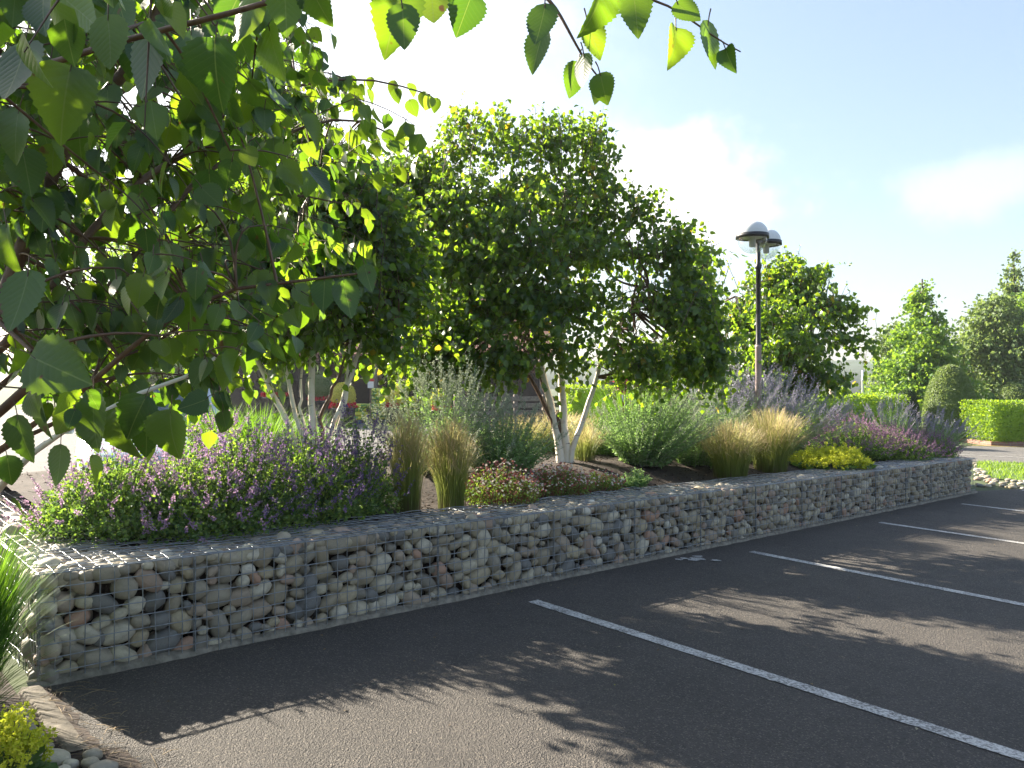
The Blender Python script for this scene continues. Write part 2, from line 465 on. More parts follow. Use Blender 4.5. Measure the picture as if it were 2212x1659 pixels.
def stone_mat(name, use_attr):
    m, n, l, out = mat_new(name)
    if use_attr:
        at = n.new('ShaderNodeAttribute'); at.attribute_name = 'rnd'; src = at.outputs['Fac']
    else:
        oi = n.new('ShaderNodeObjectInfo'); src = oi.outputs['Random']
    r = ramp(n, [(0, (.295, .25, .175)), (.10, (.365, .315, .225)), (.20, (.46, .41, .30)), (.30, (.20, .18, .145)), (.40, (.37, .295, .22)),
                 (.50, (.315, .275, .205)), (.58, (.53, .48, .375)), (.66, (.41, .345, .23)), (.76, (.16, .16, .155)), (.84, (.38, .275, .21)),
                 (.89, (.285, .255, .20)), (.96, (.40, .24, .165)), (.985, (.60, .56, .47))], 'CONSTANT')
    l.new(src, r.inputs[0])
    tc = n.new('ShaderNodeTexCoord')
    add = n.new('ShaderNodeVectorMath'); add.operation = 'MULTIPLY_ADD'
    l.new(tc.outputs['Object'], add.inputs[0]); add.inputs[1].default_value = (1, 1, 1)
    cb = n.new('ShaderNodeCombineXYZ')
    for i in range(3): l.new(math_n(n, l, 'MULTIPLY', src, 37.0 + i * 11), cb.inputs[i])
    l.new(cb.outputs[0], add.inputs[2])
    sc = (14, 90) if use_attr else (1.4, 9)
    a = noise_tex(n, l, sc[0], 5, .6, add.outputs[0]); b = noise_tex(n, l, sc[1], 4, .7, add.outputs[0])
    c = mixc(n, l, r.outputs[0], (.17, .15, .12), math_n(n, l, 'MULTIPLY', ramp_fac(n, l, a.outputs['Fac'], .42, .75), .55))
    c = mixc(n, l, c, (.55, .52, .46), math_n(n, l, 'MULTIPLY', ramp_fac(n, l, b.outputs['Fac'], .60, .75), .30))
    c = mixc(n, l, c, (.08, .07, .06), math_n(n, l, 'MULTIPLY', ramp_fac(n, l, b.outputs['Fac'], .40, .28), .5))
    p = n.new('ShaderNodeBsdfPrincipled'); p.inputs['Roughness'].default_value = .62
    l.new(c, p.inputs['Base Color']); l.new(bump(n, l, b.outputs['Fac'], .22, .02), p.inputs['Normal'])
    l.new(p.outputs[0], out.inputs['Surface'])
    return m
M_stone = stone_mat('river_cobble', False)
M_stone_fill = stone_mat('river_cobble_fill', True)
M_wire = simple('galvanised_wire', (.31, .335, .36), .36, .6, .15, 30)
M_wire_dark = simple('dark_seam_wire', (.26, .27, .28), .45, .5, .2, 30)

def tarmac_mat(name, base, light, patch):
    m, n, l, out = mat_new(name)
    tc = n.new('ShaderNodeTexCoord')
    big = noise_tex(n, l, .45, 5, .6, tc.outputs['Object'])
    med = noise_tex(n, l, 4, 6, .65, tc.outputs['Object'])
    vo = n.new('ShaderNodeTexVoronoi'); vo.inputs['Scale'].default_value = 150; l.new(tc.outputs['Object'], vo.inputs['Vector'])
    fine = noise_tex(n, l, 260, 2, .6, tc.outputs['Object'])
    c = mixc(n, l, base, patch, ramp_fac(n, l, big.outputs['Fac'], .38, .66))
    c = mixc(n, l, c, tuple(x * .72 for x in base), math_n(n, l, 'MULTIPLY', ramp_fac(n, l, med.outputs['Fac'], .45, .70), .6))
    sp = n.new('ShaderNodeSeparateColor'); l.new(vo.outputs['Color'], sp.inputs[0])
    c = mixc(n, l, c, light, math_n(n, l, 'MULTIPLY', ramp_fac(n, l, sp.outputs[0], .80, 1.0), .6))
    c = mixc(n, l, c, tuple(x * .4 for x in base), math_n(n, l, 'MULTIPLY', ramp_fac(n, l, sp.outputs[1], .75, 1.0), .7))
    st = noise_tex(n, l, 1.1, 7, .7, tc.outputs['Object'])
    c = mixc(n, l, c, tuple(x * .45 for x in base), math_n(n, l, 'MULTIPLY', ramp_fac(n, l, st.outputs['Fac'], .58, .72), .55))
    p = n.new('ShaderNodeBsdfPrincipled'); p.inputs['Roughness'].default_value = .78
    p.inputs['Specular IOR Level'].default_value = .35
    l.new(c, p.inputs['Base Color'])
    v2 = n.new('ShaderNodeTexVoronoi'); v2.inputs['Scale'].default_value = 72; l.new(tc.outputs['Object'], v2.inputs['Vector'])
    hgt = math_n(n, l, 'ADD', math_n(n, l, 'ADD', vo.outputs['Distance'], v2.outputs['Distance']), math_n(n, l, 'MULTIPLY', fine.outputs['Fac'], .4))
    l.new(bump(n, l, hgt, .85, .010), p.inputs['Normal'])
    l.new(p.outputs[0], out.inputs['Surface'])
    return m
M_tarmac = tarmac_mat('car_park_tarmac', (.060, .054, .049), (.24, .205, .165), (.080, .071, .063))
M_road = tarmac_mat('road_tarmac', (.145, .138, .13), (.27, .255, .23), (.175, .165, .152))
def line_mat():
    m, n, l, out = mat_new('worn_white_paint')
    tc = n.new('ShaderNodeTexCoord')
    a = noise_tex(n, l, 60, 4, .7, tc.outputs['Object']); b = noise_tex(n, l, 5, 4, .6, tc.outputs['Object'])
    f = math_n(n, l, 'ADD', a.outputs['Fac'], math_n(n, l, 'MULTIPLY', b.outputs['Fac'], .35))
    c = mixc(n, l, (.50, .49, .46), (.10, .095, .09), ramp_fac(n, l, f, .58, .80))
    p = n.new('ShaderNodeBsdfPrincipled'); p.inputs['Roughness'].default_value = .7
    l.new(c, p.inputs['Base Color']); l.new(bump(n, l, a.outputs['Fac'], .4, .004), p.inputs['Normal'])
    l.new(p.outputs[0], out.inputs['Surface'])
    return m
M_line = line_mat()
M_yline = simple('worn_yellow_paint', (.55, .40, .10), .7, var=.3, scale=12)
M_soil_and_gapshade = simple('bed_soil', (.055, .036, .026), .95, var=.35, scale=30, bmp=1.0, col2=(.024, .017, .013))
M_ground = simple('grassy_ground', (.07, .10, .03), .95, var=.3, scale=3, bmp=.4)
M_concrete = simple('mortar', (.23, .205, .165), .85, var=.2, scale=18, bmp=.8, col2=(.10, .09, .07))
M_turf = simple('turf', (.08, .14, .02), .9, var=.25, scale=40, bmp=.6)
M_hill = simple('far_hill', (.05, .085, .05), .95, var=.25, scale=.03, bmp=.0)
M_litter = simple('dry_straw', (.34, .25, .14), .8, var=.3)

# ------------------------------------------------------------------ setting
def sheet(name, pts, mat, lift, kind='structure', n=1):
    """flat polygon lying on the sloping site"""
    mb = MB()
    V = np.array([(x, y, G(x) + lift) for x, y in pts])
    mb.add(V, [list(range(len(V)))], 0)
    o = mb.build(name, mat)
    tag(o, kind=kind)
    return o
sheet('ground', [(-420, -40), (420, -40), (420, 520), (-420, 520)], M_ground, 0.0)
pA = bed(0.02, 0)[:2]
edge0 = WP + WN * (-6.5)
tarmac_pts = [tuple(WP + WD * .0 + WN * .1), tuple(WP + WN * -9), (24, -4), (26, 15.0), (9.2, 14.15), tuple(WP + WD * 13.95 + WN * .1)]
sheet('car_park_tarmac', tarmac_pts, M_tarmac, 0.008)
road_y0, road_y1 = 20.0, 26.5
sheet('road', [(-80, 12.0), (-9, 11.0), (-3.2, 12.5), (4.2, 17.6), (9.0, 19.6), (80, 21.5), (80, 26.5), (9, 25.8), (-1.0, 27.0), (-1.0, 33.0), (-80, 33.0)], M_road, 0.006)
# road markings
def strip(name, a, b, w, mat, lift=.014):
    a, b = np.array(a), np.array(b); d = unit(b - a); nn = np.array((-d[1], d[0])) * w / 2
    return sheet(name, [tuple(a - nn), tuple(b - nn), tuple(b + nn), tuple(a + nn)], mat, lift)
strip('road_line', gp(2075, 983)[:2], gp(2330, 995)[:2], .12, M_line)
strip('road_line', gp(2090, 962)[:2], gp(2330, 971)[:2], .18, M_yline)
for t0 in (3.15, 6.16, 9.15, 12.0, 14.9):
    a = WP + WD * t0 + WN * -.36
    b = a - WN * 5.2
    d_ = unit(b - a); nn_ = np.array((-d_[1], d_[0])); mb = MB(); V = []
    ns_ = 320
    for q in range(ns_ + 1):
        p_ = a + (b - a) * q / ns_
        e1 = .050 + .006 * mnoise.noise(Vector((q * .31, t0, 0))) + .005 * mnoise.noise(Vector((q * 1.3, t0, 5)))
        e2 = .050 + .006 * mnoise.noise(Vector((q * .31, t0, 9))) + .005 * mnoise.noise(Vector((q * 1.3, t0, 13)))
        for w_ in (p_ - nn_ * e1, p_ + nn_ * e2): V.append((w_[0], w_[1], G(w_[0]) + .0125))
    mb.add(np.array(V), [[2 * q, 2 * q + 2, 2 * q + 3, 2 * q + 1] for q in range(ns_)])
    tag(mb.build('bay_line', M_line), kind='structure')
# worn paint spot
mb = MB(); c = gp(1510, 1210)
for q in range(9):
    p0 = c + np.array((rng.normal(0, .10), rng.normal(0, .05), 0)); r0 = rng.uniform(.02, .055)
    an = np.arange(9) / 9 * 6.283
    V = np.stack([p0[0] + np.cos(an) * r0 * rng.uniform(.6, 1.4, 9) * 1.5, p0[1] + np.sin(an) * r0 * rng.uniform(.6, 1.4, 9), np.zeros(9)], 1)
    V[:, 2] = G(V[:, 0]) + .0125 + q * .0006
    mb.add(V, [list(range(9))])
tag(mb.build('paint_spot', M_line), kind='structure')

# lawn at the far end
lawn_pts = [tuple(gp(2108, 1010)[:2]), tuple(gp(2140, 1034)[:2]), tuple(gp(2230, 1046)[:2]), (22, 16.2), (26, 20.5), tuple(gp(2212, 1003)[:2]), tuple(gp(2112, 998)[:2])]
sheet('lawn', lawn_pts, M_turf, 0.02)
mb = MB()
n = 16000
P0 = np.stack([rng.uniform(8.0, 17, n), rng.uniform(14.6, 20.0, n)], 1)
def inpoly(P, poly):
    x, y = P[:, 0], P[:, 1]; r = np.zeros(len(P), bool); j = len(poly) - 1
    for i in range(len(poly)):
        xi, yi = poly[i]; xj, yj = poly[j]
        c = ((yi > y) != (yj > y)) & (x < (xj - xi) * (y - yi) / (yj - yi + 1e-12) + xi)
        r ^= c; j = i
    return r
P0 = P0[inpoly(P0, lawn_pts)]
n = len(P0)
base = np.stack([P0[:, 0], P0[:, 1], G(P0[:, 0]) + .02], 1)
ld = rdir(n) * np.array((1, 1, 0)) * .5; h = rng.uniform(.03, .075, n)
ts = np.linspace(0, 1, 3)
P = base[:, None] + ts[None, :, None] * (np.array((0, 0, 1)) * h[:, None, None]) + (ts ** 2)[None, :, None] * ld[:, None] * h[:, None, None]
mb.ribbons(P, np.array((.006, .005, .001)), unit(np.cross(ld, (0, 0, 1)) + 1e-4), 0, rng.random(n))
tag(mb.build('lawn_grass', M_lawn), kind='stuff')

# far hills
mb = MB()
xs = np.linspace(-420, 420, 160)
for dist, hh, sd_ in ((300, 12, 1.0), (390, 19, 4.0)):
    top = np.array([hh * (0.75 + .22 * math.sin(x * .011 + sd_) + .09 * math.sin(x * .037 + sd_ * 2) + .03 * math.sin(x * .21) + .02 * math.sin(x * .47)) for x in xs])
    V = []
    for x, t in zip(xs, top):
        V += [(x, dist, -13), (x, dist + 15, t * .55 - 4), (x, dist + 50, t), (x, dist + 120, -13)]
    F = [[i * 4 + j, (i + 1) * 4 + j, (i + 1) * 4 + j + 1, i * 4 + j + 1] for i in range(len(xs) - 1) for j in range(3)]
    mb.add(np.array(V), F, 0, .5, None, True)
tag(mb.build('hills', M_hill), kind='structure')

# ------------------------------------------------------------------ rocks
import bmesh
def rock_mesh(seed, sub=3):
    bm = bmesh.new(); bmesh.ops.create_icosphere(bm, subdivisions=sub, radius=1.0)
    o = Vector((seed * 7.3, seed * 3.1, seed * 1.7))
    for v in bm.verts:
        d = v.co.normalized()
        f = 1 + .16 * mnoise.noise(d * 1.1 + o) + .07 * mnoise.noise(d * 2.6 + o)
        # boxier pebble
        q = Vector([math.copysign(abs(c) ** .86, c) for c in d])
        v.co = q * f
    me = bpy.data.meshes.new('cobble'); bm.to_mesh(me); bm.free()
    for p in me.polygons: p.use_smooth = True
    me.materials.append(M_stone)
    return me
ROCKS = [rock_mesh(s) for s in range(14)]
def rock_arrays(sub):
    out = []
    for s in range(8):
        me = rock_mesh(s, sub)
        out.append((np.array([v.co[:] for v in me.vertices]), np.array([p.vertices[:] for p in me.polygons])))
        bpy.data.meshes.remove(me)
    return out
ROCK_LO = rock_arrays(2)

def pack(W, H, mean, fill, iters=160):
    """random dense packing of discs in a W x H panel"""
    r = []
    while sum(math.pi * q * q for q in r) < fill * W * H:
        r.append(float(np.clip(rng.lognormal(math.log(mean), .33), mean * .5, mean * 1.75)))
    r = np.array(sorted(r, reverse=True)); n = len(r)
    p = np.stack([rng.uniform(0, W, n), rng.uniform(0, H, n)], 1)
    for it in range(iters):
        d = p[:, None] - p[None]; L = np.linalg.norm(d, axis=-1) + np.eye(n) * 9
        ov = np.maximum(0, (r[:, None] + r[None]) - L)
        p += (d / L[..., None] * ov[..., None] * .5).sum(1) * .8
        p[:, 0] = np.clip(p[:, 0], r * .72, np.maximum(W - r * .72, r * .73)); p[:, 1] = np.clip(p[:, 1], r * .78, H - r * .78)
    return p, r

def cobble_obj(parent, pos, axes, semi):
    o = bpy.data.objects.new('cobble', random.choice(ROCKS))
    M = Matrix((axes[0], axes[1], axes[2])).transposed().to_4x4()
    o.parent = parent
    o.matrix_basis = Matrix.Translation(Vector(pos) - parent.location) @ M @ Matrix.Diagonal((*semi, 1))
    COL.objects.link(o)
    return o

UP = np.array((0, 0, 1.0))
def wire_panel(mb, o, u, v, W, H, cell, r=.0030, wob=.004, off=None):
    """welded mesh panel: origin o, directions u, v"""
    nu, nv = max(1, round(W / cell)), max(1, round(H / cell))
    nn = np.cross(u, v)
    def line(a, b, m):
        ts = np.linspace(0, 1, m)[:, None]
        P = a + (b - a) * ts
        return P + nn * rng.normal(0, wob, (m, 1)) + (u + v) * rng.normal(0, wob * .35, (m, 1))
    P1 = np.array([line(o + u * W * i / nu, o + u * W * i / nu + v * H, 7) for i in range(nu + 1)])
    P2 = np.array([line(o + v * H * j / nv + nn * .004, o + v * H * j / nv + u * W + nn * .004, 9) for j in range(nv + 1)])
    mb.tubes(P1, np.full(7, r), 4); mb.tubes(P2, np.full(9, r), 4)

d3 = np.array((WD[0], WD[1], SLOPE * WD[0])); n3 = np.array((WN[0], WN[1], SLOPE * WN[0]))
def basket(name, label, o, u, w, W, Wd, H, nparts, top_parts, mean, group, end_cap=False):
    """one gabion: o = outer near bottom corner, u along, w inwards"""
    root = thing(name, label, 'gabion', o, group)
    p, r = pack(W, H, mean * .96, .84)
    order = np.argsort(-r)
    fill = MB()
    for q in order:
        a = random.uniform(1.02, 1.42); th = random.gauss(0, .55) if random.random() < .7 else random.uniform(-1.5, 1.5)
        e1 = u * math.cos(th) + UP * math.sin(th); e2 = -u * math.sin(th) + UP * math.cos(th)
        dep = r[q] * random.uniform(.75, .98)
        pos = o + u * p[q, 0] + UP * p[q, 1] + w * (dep + .012 + abs(random.gauss(0, .022)))
        cobble_obj(root, pos, (Vector(e1), Vector(np.cross(e2, e1) * -1), Vector(e2)), (r[q] * a, dep, r[q] * random.uniform(.76, .98)))
    count = len(order)
    def fill_rock(pos, semi, th, axU, axV, axW):
        V, F = ROCK_LO[random.randrange(len(ROCK_LO))]
        e1 = axU * math.cos(th) + axV * math.sin(th); e2 = -axU * math.sin(th) + axV * math.cos(th)
        fill.add(pos + V[:, :1] * semi[0] * e1 + V[:, 1:2] * semi[1] * axW + V[:, 2:3] * semi[2] * e2, F, 0, random.random(), None, True)
    # second layer behind the face
    p2, r2 = pack(W, H, mean * 1.15, .80, 60)
    for (x, y), rr in zip(p2, r2):
        fill_rock(o + u * x + UP * y + w * (rr + .14), (rr * 1.25, rr * .9, rr), random.gauss(0, .5), u, UP, w)
    # top layer
    p3, r3 = pack(W, Wd - .035, mean * .95, .93)
    for (x, y), rr in zip(p3, r3):
        pos = o + u * x + w * (y + .035) + UP * (H - rr * .72 - .002 - abs(random.gauss(0, .010)))
        th = random.uniform(-1.5, 1.5)
        if top_parts and count < 100:
            e1 = u * math.cos(th) + w * math.sin(th); e2 = -u * math.sin(th) + w * math.cos(th)
            cobble_obj(root, pos, (Vector(e1), Vector(e2), Vector(np.cross(e1, e2))), (rr * 1.2, rr * .92, rr * .72)); count += 1
        else:
            fill_rock(pos, (rr * 1.2, rr * .72, rr * .95), th, u, w, UP)
    if end_cap:
        p4, r4 = pack(Wd, H, mean, .9)
        for (x, y), rr in zip(p4, r4):
            fill_rock(o + w * x + UP * y + u * (rr * .8 + .008), (rr * 1.2, rr * .8, rr * .95), random.gauss(0, .5), w, UP, u)
    fill.box(o + u * W / 2 + w * (Wd / 2 + .06) + UP * (H / 2 - .03), (W - .03, Wd - .20, H - .12), (u, w, UP), 1)  # dark backing slab in soil colour, painting the shade between the stones
    f = fill.build('cobble_fill', [M_stone_fill, M_soil_and_gapshade], root); f['kind'] = 'stuff'
    wm = MB(); cell = .0725
    wire_panel(wm, o - w * .006, u, UP, W, H, cell)
    wire_panel(wm, o + UP * (H + .004), u, w, W, Wd, cell)
    if end_cap: wire_panel(wm, o - u * .004, w, UP, Wd, H, cell)
    wm.tubes(np.array([o + UP * H + u * W * x for x in np.linspace(0, 1, 9)]), np.full(9, .0034), 5)
    wm.build('wire_mesh', M_wire, root)
    # helical lacing up the seam
    sm = MB(); zz = np.linspace(0.01, H - .01, 60)
    sm.tubes(o[None] + UP * zz[:, None] + u * (.010 * np.cos(zz * 190))[:, None] + w * (.010 * np.sin(zz * 190) - .004)[:, None], np.full(60, .0020), 4)
    for dx in (-.006, .006):
        sm.tubes(np.array([o + u * dx, o + u * dx + UP * H]), np.array([.0028, .0028]), 5)
    zt = np.linspace(0, W, int(W * 40))
    sm.tubes(o[None] + UP * (H + .008 * np.cos(zt * 45))[:, None] + u * zt[:, None] + w * (.008 * np.sin(zt * 45))[:, None], np.full(len(zt), .0018), 4)
    sm.build('seam_lacing', M_wire_dark, root)
    return root
seams = [0, .79, 1.49, 2.54, 3.73, 4.78, 5.82, 6.85, 7.87, 8.87, 9.87, 10.86, 11.8, 12.75, 13.7]
where = ['at the near left corner, beside the long green grass', 'second from the near corner, under the lilac catmint', 'third from the near corner, under the lilac catmint',
         'fourth from the near corner, under the taller purple catmint', 'below the first pair of feather grasses', 'below the pink and white daisies', 'below the bare end of the daisy mat',
         'below the bare soil and big silvery sage', 'just left of the right hand pair of feather grasses', 'below the right hand pair of feather grasses', 'just right of the feather grass pair',
         'below the lime yellow flowers', 'below the mauve catmint', 'last at the far right end']
for i in range(14):
    W = seams[i + 1] - seams[i]
    basket('gabion_basket', 'wire gabion basket of river cobbles ' + where[i], bed(seams[i], 0), d3, n3, W, WALL_W, WALL_H, 100, i < 2,
           .050 if i < 5 else (.046 if i < 9 else .043), 'gabion baskets of the front wall', i == 0)
for j in range(3):
    o = bed(0, WALL_W + (j + 1) * .95)
    basket('gabion_basket', ['sunlit end gabion basket behind the near corner, its top showing through wire', 'middle end gabion basket going back from the near corner', 'farthest end gabion basket going back from the near corner'][j],
           o, -n3, d3, .95, WALL_W, WALL_H, 100, j == 0, .05, 'gabion baskets of the end wall')

# soil of the bed
mb = MB()
tt = np.linspace(.3, WALL_L - .12, 60); ss = np.linspace(WALL_W - .03, BED_W, 22)
V = []
for t in tt:
    for s in ss:
        p = bed(t, s, soil_h(s))
        V.append(p + np.array((0, 0, .025 * mnoise.noise(Vector(p) * 3.0) + .012 * mnoise.noise(Vector(p) * 11))))
F = [[i * 22 + j, (i + 1) * 22 + j, (i + 1) * 22 + j + 1, i * 22 + j + 1] for i in range(59) for j in range(21)]
mb.add(np.array(V), F, 0, .5, None, True)
sk = MB()
for (ta, tb, sa, sb) in ((.3, WALL_L - .12, BED_W, BED_W), (.3, .3, WALL_W, BED_W), (WALL_L - .12, WALL_L - .12, WALL_W, BED_W)):
    pass
mb.add(np.array([bed(.3, BED_W, .71), bed(WALL_L - .12, BED_W, .71), bed(WALL_L - .12, BED_W + .25, -.02), bed(.3, BED_W + .25, -.02)]), [[0, 1, 2, 3]])
mb.add(np.array([bed(WALL_L - .12, WALL_W, .5), bed(WALL_L - .12, BED_W, .71), bed(WALL_L + .0, BED_W + .2, -.02), bed(WALL_L + .0, WALL_W, -.02)]), [[0, 1, 2, 3]])
tag(mb.build('bed_soil', M_soil_and_gapshade), kind='structure')

mb = MB(); n = 5200
tq, sq = rng.uniform(.4, WALL_L - .2, n), WALL_W + (BED_W - WALL_W - .1) * rng.random(n) ** 1.5
q = np.array([bed(a, b, soil_h(b) + .012) for a, b in zip(tq, sq)])
mb.leaves(LEAF_LOW, q, unit(rdir(n) * (1, 1, .35)), unit(UP + rdir(n) * .7), .032 * rng.uniform(.4, 1.5, n), 0, rng.random(n), False, .6)
M_mulch = leaf_mat('bark_mulch', [(0, (.03, .019, .013)), (.8, (.07, .045, .03)), (1, (.20, .14, .09))], [(0, (.02, .015, .01)), (1, (.1, .07, .04))], .05, .9, .2)
tag(mb.build('bark_mulch', M_mulch), kind='stuff')

# mortar footing along the wall base
mb = MB()
tt = np.linspace(-.05, WALL_L + .1, 280)
V = []
for t in tt:
    wv = .022 + .016 * mnoise.noise(Vector((t * 1.3, 0, 0))) + .02 * mnoise.noise(Vector((t * 6, 3, 0)))
    hv = .030 + .010 * mnoise.noise(Vector((t * 4, 9, 0)))
    V += [bed(t, .03, hv + .012), bed(t, -wv * .6, hv), bed(t, -wv, .004)]
F = [[i * 3 + j, (i + 1) * 3 + j, (i + 1) * 3 + j + 1, i * 3 + j + 1] for i in range(len(tt) - 1) for j in range(2)]
mb.add(np.array(V), F, 0, .5, None, True)
tag(mb.build('mortar_footing', M_concrete), kind='structure')
M_edging = simple('weathered_edging', (.17, .145, .11), .9, var=.2, scale=14, bmp=.8, col2=(.07, .06, .045))
# concrete edging running forward from the corner
mb = MB()
tt = np.linspace(0.02, .92, 60); V = []
for t in tt:
    w0 = .075 + .014 * mnoise.noise(Vector((t * 5, 1, 0)))
    a = .022 + .006 * mnoise.noise(Vector((t * 7, 5, 0)))
    V += [bed(.02, -t, .002), bed(.005, -t, a), bed(-w0, -t, a + .006), bed(-w0 - .02, -t, .002)]
F = [[i * 4 + j, (i + 1) * 4 + j, (i + 1) * 4 + j + 1, i * 4 + j + 1] for i in range(len(tt) - 1) for j in range(3)]
mb.add(np.array(V), F, 0, .5, None, True)
tag(mb.build('concrete_edging', M_edging), kind='structure')
# soil under the left planting
sheet('border_soil', [tuple(bed(-.1, .3)[:2]), tuple(bed(-.1, -6)[:2]), tuple(bed(-3, -6)[:2]), tuple(bed(-3, 3)[:2]), tuple(bed(-.0, 3)[:2])], M_soil_and_gapshade, .004)

mb = MB()   # soil and litter washed over the tarmac edge
V = []; tt = np.linspace(.05, 2.6, 60)
for t in tt:
    w_ = .05 + .10 * max(0, mnoise.noise(Vector((t * 2.2, 4, 0)))) + .05 * mnoise.noise(Vector((t * 9, 2, 0))) + (.06 if t > .92 else 0)
    V += [bed(-.10, -t, .016), bed(.0, -t, .020), bed(max(.012, w_), -t, .0095)]
mb.add(np.array(V), [[i * 3 + j, (i + 1) * 3 + j, (i + 1) * 3 + j + 1, i * 3 + j + 1] for i in range(59) for j in range(2)], 0, .5, None, True)
tag(mb.build('washed_soil', M_soil_and_gapshade), kind='structure')
# loose pebbles beside the edging
pts = []
tries = 0
while len(pts) < 75 and tries < 5000:
    tries += 1
    s = random.uniform(.42, 1.75); t = -random.uniform(.14 if s < .98 else .0, .56)
    r = random.uniform(.026, .052)
    if all((s - a) ** 2 + (t - b) ** 2 > (r + c) ** 2 * .95 for a, b, c in pts): pts.append((s, t, r))
for s, t, r in pts:
    o = bpy.data.objects.new('loose_pebble', random.choice(ROCKS))
    o.location = bed(t, -s, .012 + r * .5); o.scale = (r * 1.25, r, r * .72)
    o.rotation_euler = (random.gauss(0, .2), random.gauss(0, .2), random.uniform(0, 6.28))
    COL.objects.link(o)
    tag(o, 'smooth loose pebble in the strip beside the concrete edging and lime flowers', 'pebble', 'loose pebbles beside the edging')
# gravel at the far right
mb = MB()
gpoly = [tuple(gp(2106, 1003)[:2]), tuple(gp(2110, 1052)[:2]), tuple(gp(2300, 1062)[:2]), tuple(gp(2300, 1050)[:2]), tuple(gp(2140, 1034)[:2]), tuple(gp(2113, 1003)[:2])]
for q in range(900):
    x, y = random.uniform(7.6, 11.5), random.uniform(13, 19)
    if not inpoly(np.array([[x, y]]), gpoly)[0]: continue
    V, F = ROCK_LO[random.randrange(8)]; r = random.uniform(.03, .06)
    mb.add(V @ np.array(Euler((0, 0, random.uniform(0, 6))).to_matrix()) * np.array((r * 1.2, r, r * .6)) + np.array((x, y, G(x) + r * .4)), F, 0, random.random(), None, True)
tag(mb.build('gravel', M_stone_fill), kind='stuff')

# dry straw litter near the corner
mb = MB()
for q in range(150):
    c = bed(random.gauss(.05, .10), -random.uniform(.08, 1.5), .02)
    a = random.uniform(0, 6.28); L = random.uniform(.02, .10) if q > 8 else random.uniform(.12, .24)
    e = np.array((math.cos(a), math.sin(a), 0)) * L
    mb.tubes(np.array([c - e / 2, c + (0, 0, .006), c + e / 2]), np.array([.0012, .0016, .0008]), 3)
tag(mb.build('straw_litter', M_litter), kind='stuff')

mb = MB(); n = 170      # fallen leaves and grit on the tarmac
tq = rng.uniform(.2, 13.5, n); sq = -.06 - rng.random(n) ** 2.2 * 3.2
q = np.array([bed(a, b, .013) for a, b in zip(tq, sq)])
mb.leaves(LEAF_LOW, q, rdir(n) * (1, 1, .05), unit(UP + rdir(n) * .25), .020 * rng.uniform(.35, 1.3, n), 0, rng.random(n), False, .9)
M_litterleaf = leaf_mat('fallen_leaf', [(0, (.10, .07, .04)), (.6, (.22, .16, .09)), (.85, (.30, .27, .20)), (1, (.22, .22, .05))], [(0, (.05, .04, .02)), (1, (.1, .08, .03))], .05, .8, .2)
tag(mb.build('leaf_litter', M_litterleaf), kind='stuff')
# ------------------------------------------------------------------ trees
def bez(a, b, c, m):
    t = np.linspace(0, 1, m)[:, None]
    return (1 - t) ** 2 * a + 2 * t * (1 - t) * b + t * t * c
def smooth_path(pts, m):
    pts = np.array(pts, float)
    d = np.concatenate(([0], np.cumsum(np.linalg.norm(np.diff(pts, axis=0), axis=1))))
    t = np.linspace(0, d[-1], m)
    P = np.stack([np.interp(t, d, pts[:, i]) for i in range(3)], 1)
    for _ in range(2):
        P[1:-1] = (P[:-2] + 2 * P[1:-1] + P[2:]) / 4
    return P
def lobes_px(lst, Y0, dscale=1.0):
    """crown masses given by where they stand in the picture -> ellipsoids at real distance"""
    C, R = [], []
    for (px, py, rx, ry, dy) in lst:
        C.append(wp(px, py, Y0 + dy)); k = (Y0 + dy) / FPX
        R.append((rx * k, (rx + ry) / 2 * k * dscale, ry * k))
    return np.array(C), np.array(R)
